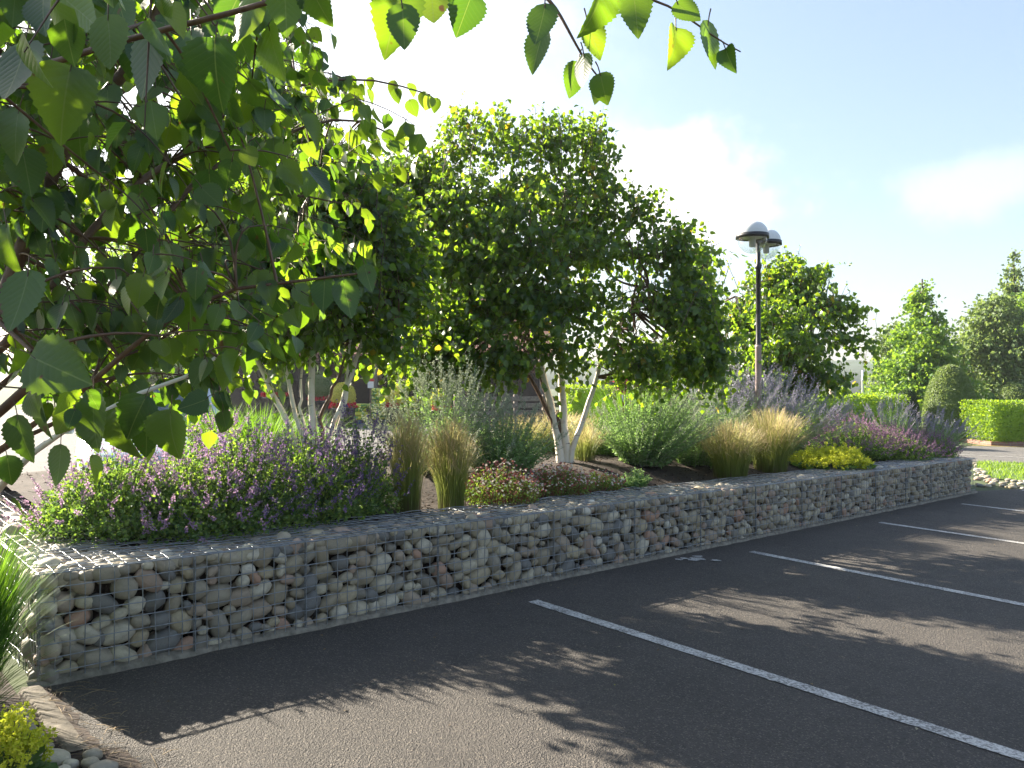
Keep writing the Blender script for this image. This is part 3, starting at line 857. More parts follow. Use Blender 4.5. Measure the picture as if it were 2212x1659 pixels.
def crown(mb, C, R, ntwig, nleaf, lsize, tm, leafmat=0, twigmat=1, twiglen=.4, gap=-.25, gfreq=1.2, hang=.8, outb=.42, smooth=True, twigs=True, yellow=0.0, up=.25, thin=0.0, stray=0.0):
    w = (R[:, 0] * R[:, 2]) ** .9; w = w / w.sum()
    idx = rng.choice(len(C), ntwig * 2, p=w)
    d = rdir(ntwig * 2); r = rng.random(ntwig * 2) ** outb
    p = C[idx] + R[idx] * d * r[:, None]
    keep = clump(p, gfreq) > gap + rng.normal(0, .25, len(p))
    if thin:
        zl, zh = (C[:, 2] - R[:, 2]).min(), (C[:, 2] + R[:, 2]).max()
        keep &= rng.random(len(p)) > thin * np.clip((p[:, 2] - zl) / (zh - zl), 0, 1) ** 1.3
    p, d = p[keep][:ntwig], d[keep][:ntwig]
    n = len(p)
    td = unit(d * .8 + rdir(n) * .7 + np.array((0, 0, up)))
    L = twiglen * rng.uniform(.6, 1.3, n)
    ts = np.linspace(0, 1, 5)
    if stray:
        k_ = (rng.random(n) < stray) & (r[keep][:n] > .72)
        L = np.where(k_, L * 1.9, L); td = np.where(k_[:, None], unit(d * np.array((1, 1, .6)) + rdir(n) * .5 + np.array((0, 0, .15))), td)
        p = np.where(k_[:, None], p + d * .10, p)
    P = p[:, None] + td[:, None] * (ts[None, :, None] - .45) * L[:, None, None]
    P[:, :, 2] -= (ts ** 2)[None] * L[:, None] * .22
    if twigs: mb.tubes(P, np.array([.0045, .004, .003, .0022, .0012]) * (lsize / .09), 3, twigmat)
    f = np.linspace(.08, 1.0, nleaf)[None, :] + rng.uniform(-.05, .05, (n, nleaf)); f = np.clip(f, 0, 1)
    i0 = np.minimum((f * 4).astype(int), 3); fr = f * 4 - i0
    ar = np.arange(n)[:, None]
    pos = P[ar, i0] * (1 - fr)[..., None] + P[ar, i0 + 1] * fr[..., None]
    pos = pos.reshape(-1, 3) + rdir(n * nleaf) * lsize * .35
    N = len(pos)
    tip = unit(rdir(N) * .75 + np.array((0, 0, -hang)) + np.repeat(td, nleaf, 0) * .35)
    nr = unit(rdir(N) + np.array((0, -.25, .35)))
    rn = rng.random(N) * .93
    if yellow: rn = np.where(rng.random(N) < yellow, .99, rn)
    mb.leaves(tm, pos, tip, nr, lsize * rng.uniform(.65, 1.15, N), leafmat, rn, smooth)
    return p
def shoots(mb, tops, length, nleaf, lsize, tm, leafmat=0, twigmat=1, lean=.25):
    """wispy leaders standing out of the top of a crown"""
    T = np.array(tops); n = len(T)
    dr = unit(np.array((0, 0, 1.0)) + rng.normal(0, lean, (n, 3)) * np.array((1, 1, .2)))
    L = length * rng.uniform(.6, 1.25, n)
    ts = np.linspace(0, 1, 6)
    P = T[:, None] - dr[:, None] * L[:, None, None] * (1 - ts)[None, :, None] + rng.normal(0, .01, (n, 6, 3))
    mb.tubes(P, np.array([.006, .0055, .005, .0045, .0035, .0025]) * (lsize / .06), 3, twigmat)
    f = np.linspace(.0, 1, nleaf)
    pos = np.stack([P[:, min(5, int(round(q * 5)))] + rdir(n) * .025 for q in f], 1).reshape(-1, 3)
    sz = np.tile(lsize * (1.0 - .45 * f), n)
    N = len(pos)
    mb.leaves(tm, pos, unit(rdir(N) + np.array((0, 0, -.35))), rdir(N), sz * rng.uniform(.7, 1.1, N), leafmat, rng.random(N) ** .6 * .95, True)

def birch(name, label, base, stems, lob, Y0, ntwig, nleaf, lsize, tops=None, group=None, gap=-.25, barkr=.05, dsc=1.0, tm=LEAF_MID, leafm=None, bark=None, thin=.55, sparse=None):
    root = thing(name, label, 'tree', base, group)
    tk = MB()
    C, R = lobes_px(lob, Y0, dsc)
    ends = []
    for st in stems:
        pts = [np.array(q) if len(q) == 3 else wp(q[0], q[1], Y0) for q in st['p']]
        P = smooth_path(pts, 16); P[1:-1] += rng.normal(0, .008, P[1:-1].shape)
        rr = np.linspace(st['r'], st['r'] * st.get('taper', .45), 16)
        tk.tubes(P, rr, 9, st.get('m', 0))
        ends.append(P)
    # limbs from stem tops out to each crown mass
    allp = np.concatenate([e[7:] for e in ends])
    for c, r in zip(C, R):
        for q in range(3):
            tgt = c + r * rdir(1)[0] * .5
            near = allp
            k = np.argsort(np.linalg.norm(near - tgt, axis=1))[min(len(near) - 1, random.randrange(3))]
            a = near[k]; m = (a + tgt) / 2 + np.array((rng.normal(0, .15), rng.normal(0, .15), rng.uniform(-.12, .1) - .05 * np.linalg.norm((tgt - a)[:2])))
            P = bez(a, m, tgt, 8)
            tk.tubes(P, np.linspace(barkr * .42, .006, 8), 5, 1)
            for z in range(3):
                i = random.randrange(3, 8); e = P[i] + rdir(1)[0] * .35 + np.array((0, 0, .1))
                tk.tubes(bez(P[i], (P[i] + e) / 2 + (0, 0, .04), e, 5), np.linspace(.009, .003, 5), 4, 1)
    tk.build('trunk', [bark or M_birchbark, M_branch], root)
    cr = MB()
    crown(cr, C, R, ntwig, nleaf, lsize, tm, gap=gap, gfreq=3.6, yellow=.012, thin=thin, stray=.10)
    if sparse is not None:
        C2, R2 = lobes_px(sparse, Y0, dsc)
        crown(cr, C2, R2, 55 * len(sparse), 8, lsize * .92, tm, gap=-.6, yellow=.03, up=1.0)
    if tops is not None:
        shoots(cr, [wp(a, b, Y0 + random.uniform(-.6, .6)) for a, b in tops], .9, 13, lsize * .72, tm)
    cr.build('crown', [leafm or M_leaf, M_twig], root)
    return root

# centre birch
S2 = 1.9; b2 = bed_px(1215, S2); Y2 = b2[1]
print('tree2', b2)
lob2 = [(1085, 430, 140, 130, 0), (1220, 425, 100, 130, .3), (860, 430, 80, 80, .3), (920, 420, 100, 90, .2), (830, 540, 70, 110, .3), (1420, 580, 100, 80, 0), (1400, 720, 130, 90, -.3), (1500, 700, 60, 110, .2), (1440, 780, 110, 55, 0), (1520, 770, 50, 65, .1), (1380, 800, 90, 35, -.1), (1340, 720, 100, 80, .2), (1010, 490, 150, 150, 0), (1150, 540, 190, 150, -.4), (1290, 520, 120, 150, .1), (1330, 610, 140, 140, -.1),
        (1440, 650, 95, 130, .1), (1470, 740, 80, 70, .2), (970, 660, 130, 130, -.3), (1240, 690, 210, 110, -.4), (1080, 740, 150, 90, -.6), (930, 780, 80, 60, -.6), (870, 590, 90, 160, .4),
        (840, 440, 70, 90, .4), (1390, 760, 110, 60, .2), (1150, 780, 110, 45, -.6)]
tops2 = [(985, 225), (1000, 205), (1010, 235), (1055, 240), (1075, 265), (1100, 240), (1125, 255), (1150, 245), (1180, 250), (1205, 235), (1235, 245), (1262, 235), (1290, 245), (1310, 255), (1300, 300), (960, 300),
         (940, 330), (905, 320), (880, 335), (845, 345), (820, 340), (1330, 370), (1365, 390), (1400, 440), (1440, 455), (1420, 470), (1480, 500), (1520, 510), (1300, 340), (1025, 225), (970, 260), (1540, 560), (800, 360), (780, 330), (1170, 230), (1280, 270)]
st2 = [{'p': [b2 - (0.02, 0, .05), (1208, 950), (1190, 880), (1172, 800), (1150, 700), (1120, 580)], 'r': .052},
       {'p': [b2 + (0.05, 0.03, -.05), (1218, 900), (1212, 800), (1215, 700), (1218, 560)], 'r': .054},
       {'p': [b2 + (0.10, 0.0, -.02), (1240, 950), (1262, 900), (1282, 835), (1320, 720), (1400, 620)], 'r': .036},
       {'p': [b2 + (-.02, .08, -.02), (1200, 920), (1165, 850), (1130, 790), (1040, 680)], 'r': .030, 'm': 1},
       {'p': [b2 + (.03, .10, -.02), (1212, 930), (1180, 850), (1160, 800), (1120, 640)], 'r': .028, 'm': 1}]
birch('birch_tree', 'multi stemmed white birch at the centre of the bed, with the tallest and widest crown', b2, st2, lob2, Y2, 4800, 9, .074, tops2 + [(a + random.gauss(0, 14), b + random.uniform(-8, 25)) for a, b in tops2], 'birches in the gabion bed', gap=-.12, dsc=.9, thin=.45, sparse=[(1000, 300, 55, 60, 0), (1090, 290, 60, 50, .3), (1180, 290, 55, 50, -.2), (1270, 300, 50, 60, .2), (1300, 370, 40, 60, 0), (940, 350, 60, 45, .2), (840, 380, 60, 45, .2), (1380, 450, 50, 40, 0), (1470, 520, 55, 40, 0)])

# left birch behind the foreground leaves
b1 = bed_px(672, 1.75); Y1 = b1[1]
lob1 = [(700, 500, 170, 140, 0), (600, 590, 150, 140, 0), (820, 540, 110, 140, .2), (700, 640, 190, 110, -.2), (850, 670, 75, 110, .2), (560, 400, 130, 150, 0), (720, 380, 110, 100, .2), (650, 270, 80, 90, 0),
        (520, 720, 90, 80, 0), (770, 715, 120, 50, .1), (600, 710, 80, 50, -.2), (450, 540, 90, 130, .3), (375, 610, 90, 80, -.3), (420, 570, 110, 80, -1.0), (550, 545, 110, 85, -.9), (490, 440, 100, 80, -.8), (640, 560, 110, 80, -.8)]
tops1 = [(640, 130), (660, 160), (700, 180), (620, 150), (730, 240), (760, 260), (790, 290), (820, 350), (850, 400), (880, 420), (600, 120), (570, 130), (690, 210), (655, 110), (675, 120), (710, 170)]
st1 = [{'p': [b1, (640, 960), (610, 890), (560, 790), (525, 710), (480, 560)], 'r': .031},
       {'p': [b1 + (.02, .1, 0), (655, 960), (640, 890), (612, 790), (600, 700), (610, 500)], 'r': .024},
       {'p': [b1 + (.05, 0, 0), (675, 960), (672, 850), (672, 740), (690, 600), (700, 400)], 'r': .035},
       {'p': [b1 + (.08, .05, 0), (700, 960), (735, 880), (770, 790), (790, 700), (830, 540)], 'r': .024},
       {'p': [b1 + (.10, .1, 0), (720, 970), (745, 880), (752, 790), (760, 690)], 'r': .024, 'm': 0},
       {'p': [b1 + (.1, -.05, 0), (700, 960), (690, 905), (720, 840), (745, 770)], 'r': .022, 'm': 1},
       {'p': [b1 + (.0, .1, 0), (660, 960), (648, 860), (655, 740)], 'r': .018}]
birch('birch_tree', 'multi stemmed white birch left of centre, rising behind the purple catmint', b1, st1, lob1, Y1, 3100, 9, .072, tops1 + [(a + random.gauss(0, 14), b + random.uniform(-8, 25)) for a, b in tops1], 'birches in the gabion bed', barkr=.04, dsc=.85, gap=-.10)

# right birch beyond the lamp
b3 = np.array(wp(1690, 900, 15.5)); b3[2] = G(b3[0])
lob3 = [(1620, 640, 90, 80, 0), (1690, 610, 90, 70, .2), (1760, 660, 90, 90, 0), (1810, 740, 70, 90, .2), (1690, 730, 130, 110, -.4), (1600, 760, 90, 80, 0), (1760, 810, 100, 45, -.2), (1560, 680, 50, 110, .3), (1650, 830, 110, 50, 0), (1840, 680, 35, 40, .2), (1560, 800, 60, 60, .3)]
tops3 = [(1560, 545), (1580, 560), (1640, 540), (1690, 535), (1710, 550), (1730, 530), (1700, 545), (1790, 560), (1775, 570), (1830, 610), (1850, 640), (1880, 665), (1655, 545), (1545, 560), (1870, 740)]
st3 = [{'p': [b3, (1690, 860), (1680, 760), (1650, 640)], 'r': .08},
       {'p': [b3 + (.2, .1, 0), (1715, 840), (1750, 740), (1770, 640)], 'r': .07},
       {'p': [b3 + (-.3, .0, 0), (1640, 840), (1610, 740), (1590, 640)], 'r': .06}]
birch('birch_tree', 'dense rounded birch standing behind the lamp post', b3, st3, lob3, 15.5, 2600, 8, .100, tops3 + [(a + random.gauss(0, 12), b + random.uniform(-5, 20)) for a, b in tops3], 'birches in the gabion bed', barkr=.05, gap=-.08)
# slim pale trunk between the two crowns
b4 = bed_px(1512, 3.1)
lob4 = [(1510, 560, 40, 60, 0), (1500, 650, 55, 80, 0), (1530, 760, 35, 70, 0), (1480, 740, 50, 70, 0), (1440, 770, 60, 45, -.6)]
birch('birch_tree', 'slim tree with pale peeling trunk between the centre birch and the lamp post', b4,
      [{'p': [b4, (1514, 860), (1518, 760), (1524, 640), (1522, 560)], 'r': .055, 'taper': .5}], lob4, b4[1], 230, 8, .11, [(1500, 500), (1522, 495), (1540, 520)], 'birches in the gabion bed', bark=M_palebark)

# ---- foreground birch whose branches hang into the view
base0 = np.array((-2.75, 2.15, G(-2.75)))
root0 = thing('birch_tree', 'overhanging birch on the left edge with large heart shaped leaves close to the camera', 'tree', base0)
tk = MB(); cr = MB()
def B0(lst, r0, r1, m=14, mat=1):
    P = smooth_path([np.array(q) if len(q) == 4 else wp(*q) for q in [p if len(p) == 3 else p for p in lst]], m)
    P[1:-1] += rng.normal(0, .003, P[1:-1].shape)
    tk.tubes(P, np.linspace(r0, r1, m), 8, mat)
    return P
fork = np.array((-2.45, 2.2, .75))
tk.tubes(smooth_path([base0 - (0, 0, .05), base0 + (.1, .02, .35), fork], 10), np.linspace(.075, .055, 10), 12, 0)
def from_fork(lst, r0, r1, m=20, mat=1):
    P = smooth_path([fork] + [wp(*q) for q in lst], m); P[1:-1] += rng.normal(0, .004, P[1:-1].shape)
    tk.tubes(P, np.linspace(r0, r1, m), 8, mat)
    return P
mains = [from_fork([(-60, 1120, 2.1), (0, 1050, 2.0), (55, 990, 1.95), (120, 930, 1.9), (240, 872, 1.9), (330, 856, 1.9), (420, 800, 1.9), (470, 770, 1.95)], .018, .004, mat=0),
         from_fork([(-160, 900, 2.2), (-20, 760, 2.1), (20, 640, 2.1), (60, 470, 2.1), (110, 350, 2.1), (190, 250, 2.1), (270, 170, 2.1), (360, 40, 2.1), (400, -150, 2.1)], .034, .012),
         from_fork([(-300, 500, 1.6), (-150, 240, 1.5), (0, 165, 1.45), (90, 140, 1.42), (190, 112, 1.4), (330, 62, 1.36), (450, 28, 1.33), (570, 4, 1.3), (760, -40, 1.25), (960, -50, 1.2), (1150, -30, 1.2)], .013, .003, 26),
         from_fork([(-200, 300, 2.0), (0, 50, 1.9), (110, -10, 1.85), (300, -150, 1.8)], .022, .008),
         from_fork([(-60, 820, 2.4), (120, 620, 2.4), (230, 440, 2.5), (330, 365, 2.6), (480, 290, 2.9), (560, 215, 3.1), (650, 180, 3.3), (760, 158, 3.5), (860, 180, 3.6), (930, 205, 3.65)], .022, .003, 28),
         from_fork([(0, 900, 2.6), (160, 740, 2.6), (250, 590, 2.6), (350, 470, 2.7), (420, 380, 2.8), (520, 330, 3.0), (640, 280, 3.2), (760, 240, 3.4), (830, 260, 3.5), (885, 330, 3.5)], .022, .003, 24),
         from_fork([(20, 960, 2.2), (150, 860, 2.1), (240, 790, 2.0), (330, 700, 2.0), (480, 622, 2.0), (640, 612, 2.0), (760, 600, 2.0), (800, 588, 2.0)], .016, .003, 22),
         from_fork([(40, 800, 3.0), (200, 660, 3.0), (330, 560, 3.0), (430, 480, 3.0), (540, 420, 3.1), (620, 400, 3.1), (740, 440, 3.2)], .02, .003, 22),
         from_fork([(-50, 1000, 2.9), (150, 900, 2.9), (270, 800, 2.9), (380, 700, 2.9), (480, 650, 2.9), (560, 720, 2.9)], .018, .003, 22),
         from_fork([(-250, 700, 1.7), (-80, 600, 1.6), (30, 690, 1.55), (70, 760, 1.5)], .010, .004, 14),
         from_fork([(-100, 500, 3.0), (100, 300, 3.2), (300, 180, 3.4), (460, 60, 3.5), (560, -60, 3.6)], .024, .006, 18),
         from_fork([(-500, 200, 2.2), (-600, -300, 2.3), (-400, -700, 2.3)], .03, .01, 14)]
tk.tubes(smooth_path([wp(1150, -30, 1.2), wp(1195, 5, 1.2), wp(1225, 60, 1.2), wp(1262, 130, 1.2), wp(1300, 175, 1.21)], 12), np.linspace(.0032, .0012, 12), 6, 1)
tk.tubes(smooth_path([wp(1150, -30, 1.2), wp(1330, -20, 1.2), wp(1440, 5, 1.2), (wp(1530, 70, 1.2)), wp(1560, 95, 1.2), wp(1600, 112, 1.2)], 14), np.linspace(.0030, .001, 14), 6, 1)
# leaves chosen where the photograph shows large single ones: px, py of centre, length px, lean, distance, turn
hero = [(38, 165, 175, .05, 1.3, .2), (135, 225, 165, -.15, 1.35, .3), (240, 100, 120, .1, 1.32, -.2), (322, 150, 150, -.1, 1.45, .5), (350, 95, 90, .5, 1.4, .9), (463, 165, 150, -.08, 1.35, 0), (415, 130, 130, .1, 1.5, .4),
        (572, 100, 95, .3, 1.6, .9), (592, 120, 130, .2, 1.5, .9), (618, 25, 120, 0, 1.25, 0), (560, 40, 90, 0, 1.5, 0), (690, 15, 90, .4, 1.25, .4), (872, 66, 105, .05, 1.18, -.1), (850, 45, 150, -.25, 1.25, .3), (935, 20, 95, .1, 1.3, 0), (1002, 35, 100, -.35, 1.2, .3),
        (1168, 60, 100, -.2, 1.15, .4), (1158, 115, 95, -.35, 1.25, .5), (1286, 92, 85, .5, 1.2, -.3), (1262, 158, 75, 0, 1.15, .9), (1236, 178, 80, -.3, 1.22, .5), (1304, 195, 70, .2, 1.2, .5), (1288, 208, 40, -.1, 1.25, .3),
        (1374, 30, 110, .1, 1.1, .1), (1292, 25, 120, -.2, 1.05, .9), (1488, 30, 70, .8, 1.15, 0), (1462, 100, 90, 0, 1.2, .6), (1532, 105, 105, .1, 1.2, .8), (1574, 128, 60, .1, 1.2, .7),
        (45, 660, 150, -.05, 1.4, .1), (130, 800, 165, 1.2, 1.45, .1), (368, 945, 115, 0, 1.7, .1), (290, 905, 105, -.4, 1.75, -.2), (200, 920, 130, .1, 1.7, .4), (262, 940, 120, .2, 1.8, .6), (318, 940, 110, .1, 1.85, 0), (410, 688, 105, -.1, 1.75, .1), (455, 415, 85, 0, 2.0, .1),
        (305, 447, 85, 0, 2.0, .2), (340, 660, 90, -.4, 1.9, .3), (350, 575, 100, 0, 1.9, .4), (430, 808, 75, -.2, 1.9, .2), (415, 875, 70, -1.2, 1.85, .2), (700, 642, 78, 0, 2.0, 0), (750, 650, 88, .15, 2.0, .4), (675, 660, 80, .3, 2.05, .5), (50, 955, 110, .2, 1.6, .3), (90, 900, 120, .1, 1.7, .7),
        (95, 460, 100, 0, 1.8, .2), (60, 380, 110, .2, 1.7, .3), (235, 230, 90, .2, 1.8, .2), (170, 300, 110, 0, 1.9, .3), (15, 540, 110, .1, 1.5, .3), (30, 300, 120, -.2, 1.6, .3), (590, 330, 60, 0, 2.6, .1), (575, 470, 70, .2, 2.4, .3), (665, 400, 60, -.1, 2.6, .3), (615, 520, 70, 0, 2.4, .5),
        (535, 350, 70, 0, 2.3, .4), (520, 545, 80, .1, 2.2, .3), (130, 1010, 90, 0, 1.9, .4), (20, 1020, 70, .1, 1.9, .5), (90, 30, 120, .2, 1.5, .4), (180, 30, 130, .9, 1.4, .4), (270, 45, 100, .3, 1.6, .5), (795, 605, 60, .2, 2.0, .6), (500, 20, 130, -.4, 1.6, .2)]
H = np.array(hero)
n = len(H)
cpos = np.array([wp(a, b, y) for a, b, _, _, y, _ in hero]); Ls = .90 * H[:, 2] * H[:, 4] / FPX
tip = unit(np.stack([np.sin(H[:, 3]), rng.normal(0, .18, n), -np.cos(H[:, 3])], 1))
nr = unit(np.stack([np.sin(H[:, 5] * np.where(rng.random(n) < .5, -1, 1)), -np.cos(H[:, 5]), rng.normal(.15, .2, n)], 1))
hp = rng.integers(0, 5, n); hw = rng.uniform(.82, 1.08, n); hr = rng.random(n) * .75
for q_, T_ in ((0, LEAF_CURL), (1, LEAF_FLAT), (2, LEAF_NEAR), (3, LEAF_NEAR), (4, LEAF_FLAT)):
    k_ = hp == q_
    cr.leaves(T_, (cpos - tip * Ls[:, None] * .5)[k_], tip[k_], nr[k_], Ls[k_], 0, hr[k_], True, hw[k_])
def petioles(base, tip, L):
    e = base - tip * L[:, None] * .32 + rng.normal(0, .004, base.shape) + np.array((0, 0, .008))
    P = np.stack([base, (base + e) / 2 + np.array((0, 0, .003)), e], 1)
    cr.tubes(P, np.array([.0011, .0010, .0012]), 4, 1)
petioles(cpos - tip * Ls[:, None] * .5, tip, Ls)
REG = [(-220, -120), (640, -120), (640, 40), (590, 150), (620, 330), (600, 480), (580, 640), (510, 730), (440, 820), (300, 850), (180, 870), (110, 1000), (0, 1070), (-220, 1120)]
REGC = [(-200, -120), (640, -120), (690, 140), (900, 210), (890, 300), (760, 330), (730, 520), (640, 620), (590, 680), (500, 800), (380, 830), (150, 880), (-200, 1000)]
def layer(poly, y0, y1, ntw, nl, size, tmpl, spread=.16, gapv=-.35, rb=.92):
    out = []
    xs = [p[0] for p in poly]; ys = [p[1] for p in poly]
    while len(out) < ntw:
        a, b = random.uniform(min(xs), max(xs)), random.uniform(min(ys), max(ys))
        if not inpoly(np.array([[a, b]]), poly)[0]: continue
        p = wp(a, b, random.uniform(y0, y1))
        if clump(p[None], 3.2)[0] < gapv: continue
        out.append(p)
    p = np.array(out); n = len(p)
    td = unit(np.array((.75, .15, -.15)) + rdir(n) * .7)
    L = spread * rng.uniform(.7, 1.4, n); ts = np.linspace(0, 1, 5)
    P = p[:, None] + td[:, None] * (ts[None, :, None] - .5) * L[:, None, None]
    P[:, :, 2] -= (ts ** 2)[None] * L[:, None] * .25
    cr.tubes(P, np.array([.0022, .002, .0017, .0014, .001]), 4, 1)
    # join each twig to the nearest branch
    allm = np.concatenate(mains)
    for q in range(n):
        a = P[q, 0]; k = np.argmin(np.linalg.norm(allm - a, axis=1)); b = allm[k]
        if np.linalg.norm(a - b) < .8:
            tk.tubes(bez(b, (a + b) / 2 + rng.normal(0, .02, 3) + (0, 0, .04), a, 6), np.linspace(.004, .0022, 6), 4, 1)
    f = np.linspace(.0, 1, nl)
    pos = np.stack([P[:, min(4, int(round(q * 4)))] + rng.normal(0, .012, (n, 3)) for q in f], 1).reshape(-1, 3)
    N = len(pos)
    tip = unit(rdir(N) * .55 + np.array((.12, 0, -.85))); 
    nr = unit(np.array((-.05, -.6, .3)) + rdir(N) * .8)
    Lf = size * rng.uniform(.65, 1.15, N)
    st = pos + tip * .022
    rn_, wd_ = rng.random(N) * rb, rng.uniform(.85, 1.1, N)
    pick = rng.integers(0, 4, N) if tmpl is LEAF_NEAR else np.full(N, 3)
    for q_, T_ in ((0, LEAF_CURL), (1, LEAF_FLAT), (2, LEAF_NEAR), (3, tmpl)):
        k_ = pick == q_
        cr.leaves(T_, st[k_], tip[k_], nr[k_], Lf[k_], 0, rn_[k_], True, wd_[k_])
    petioles(st, tip, Lf)
layer(REG, 1.6, 2.1, 46, 5, .064, LEAF_NEAR)
layer(REG, 2.0, 2.8, 210, 6, .062, LEAF_NEAR, .2)
layer(REGC, 2.8, 3.7, 330, 7, .070, LEAF_MID, .24)
layer([(-900, -900), (500, -900), (500, -60), (-200, -60), (-200, 900), (-900, 900)], 1.6, 3.2, 110, 7, .085, LEAF_MID, .24, -.6)  # out-of-view leaves above and left, put in for the shade they cast
Co = np.array([(-1.5, 2.1, 2.75), (-2.3, 2.7, 3.1), (-3.1, 3.3, 3.3), (-1.0, 1.7, 2.55), (-2.6, 2.3, 2.6), (-3.4, 2.9, 2.4), (-.5, 1.3, 2.35), (-2.9, 2.6, 1.8)])  # unseen overhead leaf masses, added to shade the leaves in view
Ro = np.array([(.55, .5, .45), (.7, .6, .55), (.7, .6, .6), (.45, .4, .28), (.6, .5, .5), (.6, .5, .6), (.4, .3, .22), (.4, .3, .5)])
crown(cr, Co, Ro, 110, 8, .085, LEAF_MID, gap=-.5)
# end sprays of the two long branches
for M_ in (mains[4], mains[5]):
    ii = np.arange(len(M_) // 2, len(M_)); q = np.repeat(ii, 4); n = len(q)
    pos = M_[q] + rng.normal(0, .03, (n, 3)); tip = unit(rdir(n) * .45 + np.array((.1, 0, -.9))); Lf = .078 * rng.uniform(.6, 1.1, n)
    cr.leaves(LEAF_NEAR, pos + tip * .02, tip, unit(np.array((-.3, -.6, .2)) + rdir(n) * .6), Lf, 0, .45 + .5 * rng.random(n), True)
    petioles(pos + tip * .02, tip, Lf)
tk.build('trunk', [M_birchbark, M_branch], root0)
cr.build('crown', [M_leaf_near, M_twig], root0)

# ---- far trees
def far_tree(label, px, py_top, py_base, halfw, Y, mat, kind, nleaf, lsize, trunk_r=.14, group='trees beyond the road', name='tree', trunk_px=None):
    base = wp(px, py_base, Y); base[2] = G(base[0])
    root = thing(name, label, 'tree', base, group)
    top = wp(px, py_top, Y)[2]; hw = halfw * Y / FPX; H = top - base[2]
    tk = MB()
    P = smooth_path([base - (0, 0, .1), base + (0.05, 0, H * .5), base + (0, 0, H * .95)], 14)
    tk.tubes(P, np.linspace(trunk_r, .03, 14), 8)
    cr = MB(); C, R = [], []
    k = 26
    for i in range(k * 3):
        f = random.uniform(.16, 1.0)
        if kind == 'cone': w = hw * (1 - f ** 1.5) * 1.0 + .08
        elif kind == 'column': w = hw * (1 - f ** 3) ** .8 + .1
        else: w = hw * math.sqrt(max(0, 1 - (2 * f - 1.05) ** 2)) * .95 + .1
        a = random.uniform(0, 6.28); rr = w * random.uniform(.35, .85)
        c = base + np.array((math.cos(a) * rr, math.sin(a) * rr, f * H - .05 * H))
        s = w * random.uniform(.22, .42) + .15
        C.append(c); R.append((s, s, s * .62))
        if random.random() < .5:
            tk.tubes(bez(base + (0, 0, max(.2, f * H - .35 * w - .3)), (base + (0, 0, f * H) + c) / 2, c, 6), np.linspace(.04, .01, 6), 4)
    tk.build('trunk', M_bark, root)
    crown(cr, np.array(C), np.array(R), nleaf // 7, 7, lsize, LEAF_LOW, twiglen=lsize * 3.5, gap=-.9, outb=.5, twigs=False, hang=.5)
    cr.build('crown', [mat, M_twig], root)
    return root
far_tree('upright pyramidal tree with bright green crown left of the clipped dome', 1992, 585, 850, 118, 36, M_leaf_bright, 'cone', 17000, .20)
far_tree('pale airy willow leaning left of the pyramidal tree', 1932, 685, 850, 62, 46, M_leaf_pale, 'round', 7000, .22)
far_tree('pale green broad tree standing behind the clipped dome', 2150, 630, 860, 95, 42, M_leaf_pale, 'round', 17000, .22)
far_tree('tall tree cut by the right edge of the picture', 2190, 525, 860, 95, 48, M_leaf_pale, 'cone', 18000, .24)
far_tree('broad tree at the right edge, partly out of the picture', 2262, 585, 860, 85, 44, M_leaf_bright, 'round', 10000, .24)
far_tree('small dark red leaved tree under the centre birch', 1400, 735, 880, 62, 27, M_purple, 'round', 4000, .15, .08, name='purple_leaved_tree')
far_tree('dark leafy tree behind the garden building on the left', 330, 480, 870, 170, 46, M_leaf_far, 'round', 9000, .30, .2)
far_tree('dark leafy tree behind the building roof', 1010, 560, 870, 120, 50, M_leaf_far, 'round', 7000, .30, .2)

# ------------------------------------------------------------------ clipped hedges, topiary
def leafy_surface(mb, pts, nrm, size, tm=LEAF_LOW, mat=0, jit=.5, stick=.6):
    n = len(pts)
    tip = unit(nrm * stick + rdir(n) * .8)
    mb.leaves(tm, pts + rdir(n) * size * jit, tip, unit(rdir(n) + nrm * .5), size * rng.uniform(.6, 1.2, n), mat, rng.random(n))
def hedge(label, c, L, D, H, ang, mat, n, size, group=None, name='clipped_hedge', kerb=False):
    c = np.array((c[0], c[1], G(c[0])))
    root = thing(name, label, 'hedge', c, group)
    ax = np.array(((math.cos(ang), math.sin(ang), 0), (-math.sin(ang), math.cos(ang), 0), (0, 0, 1)))
    z0 = .22 if kerb else .03
    mb = MB()
    mb.bbox(c + (0, 0, (H + z0) / 2 - .04), (L - .16, D - .16, H - z0 - .08), ax, .06)
    for (axis, sgn, A, B) in ((1, -1, L, H), (1, 1, L, H), (0, -1, D, H), (0, 1, D, H), (2, 1, L, D)):
        k = int(n * A * B / (2 * L * H + 2 * D * H + L * D))
        q = np.zeros((k, 3))
        if axis == 1: q[:, 0] = rng.uniform(-L / 2, L / 2, k); q[:, 2] = rng.uniform(z0, H, k); q[:, 1] = sgn * D / 2
        elif axis == 0: q[:, 1] = rng.uniform(-D / 2, D / 2, k); q[:, 2] = rng.uniform(z0, H, k); q[:, 0] = sgn * L / 2
        else: q[:, 0] = rng.uniform(-L / 2, L / 2, k); q[:, 1] = rng.uniform(-D / 2, D / 2, k); q[:, 2] = H
        nn = np.zeros(3); nn[axis] = sgn
        P = q @ ax + c; N = np.broadcast_to(nn @ ax, P.shape)
        P = P + N * (clump(P, 3)[:, None] * .025)
        leafy_surface(mb, P, N, size)
    mb.build('foliage', mat, root)
    if kerb:
        kb = MB(); kb.bbox(c + (0, 0, .11), (L + .10, D + .10, .22), ax, .012)
        kb.build('brick_kerb', M_brick, root)
    return root
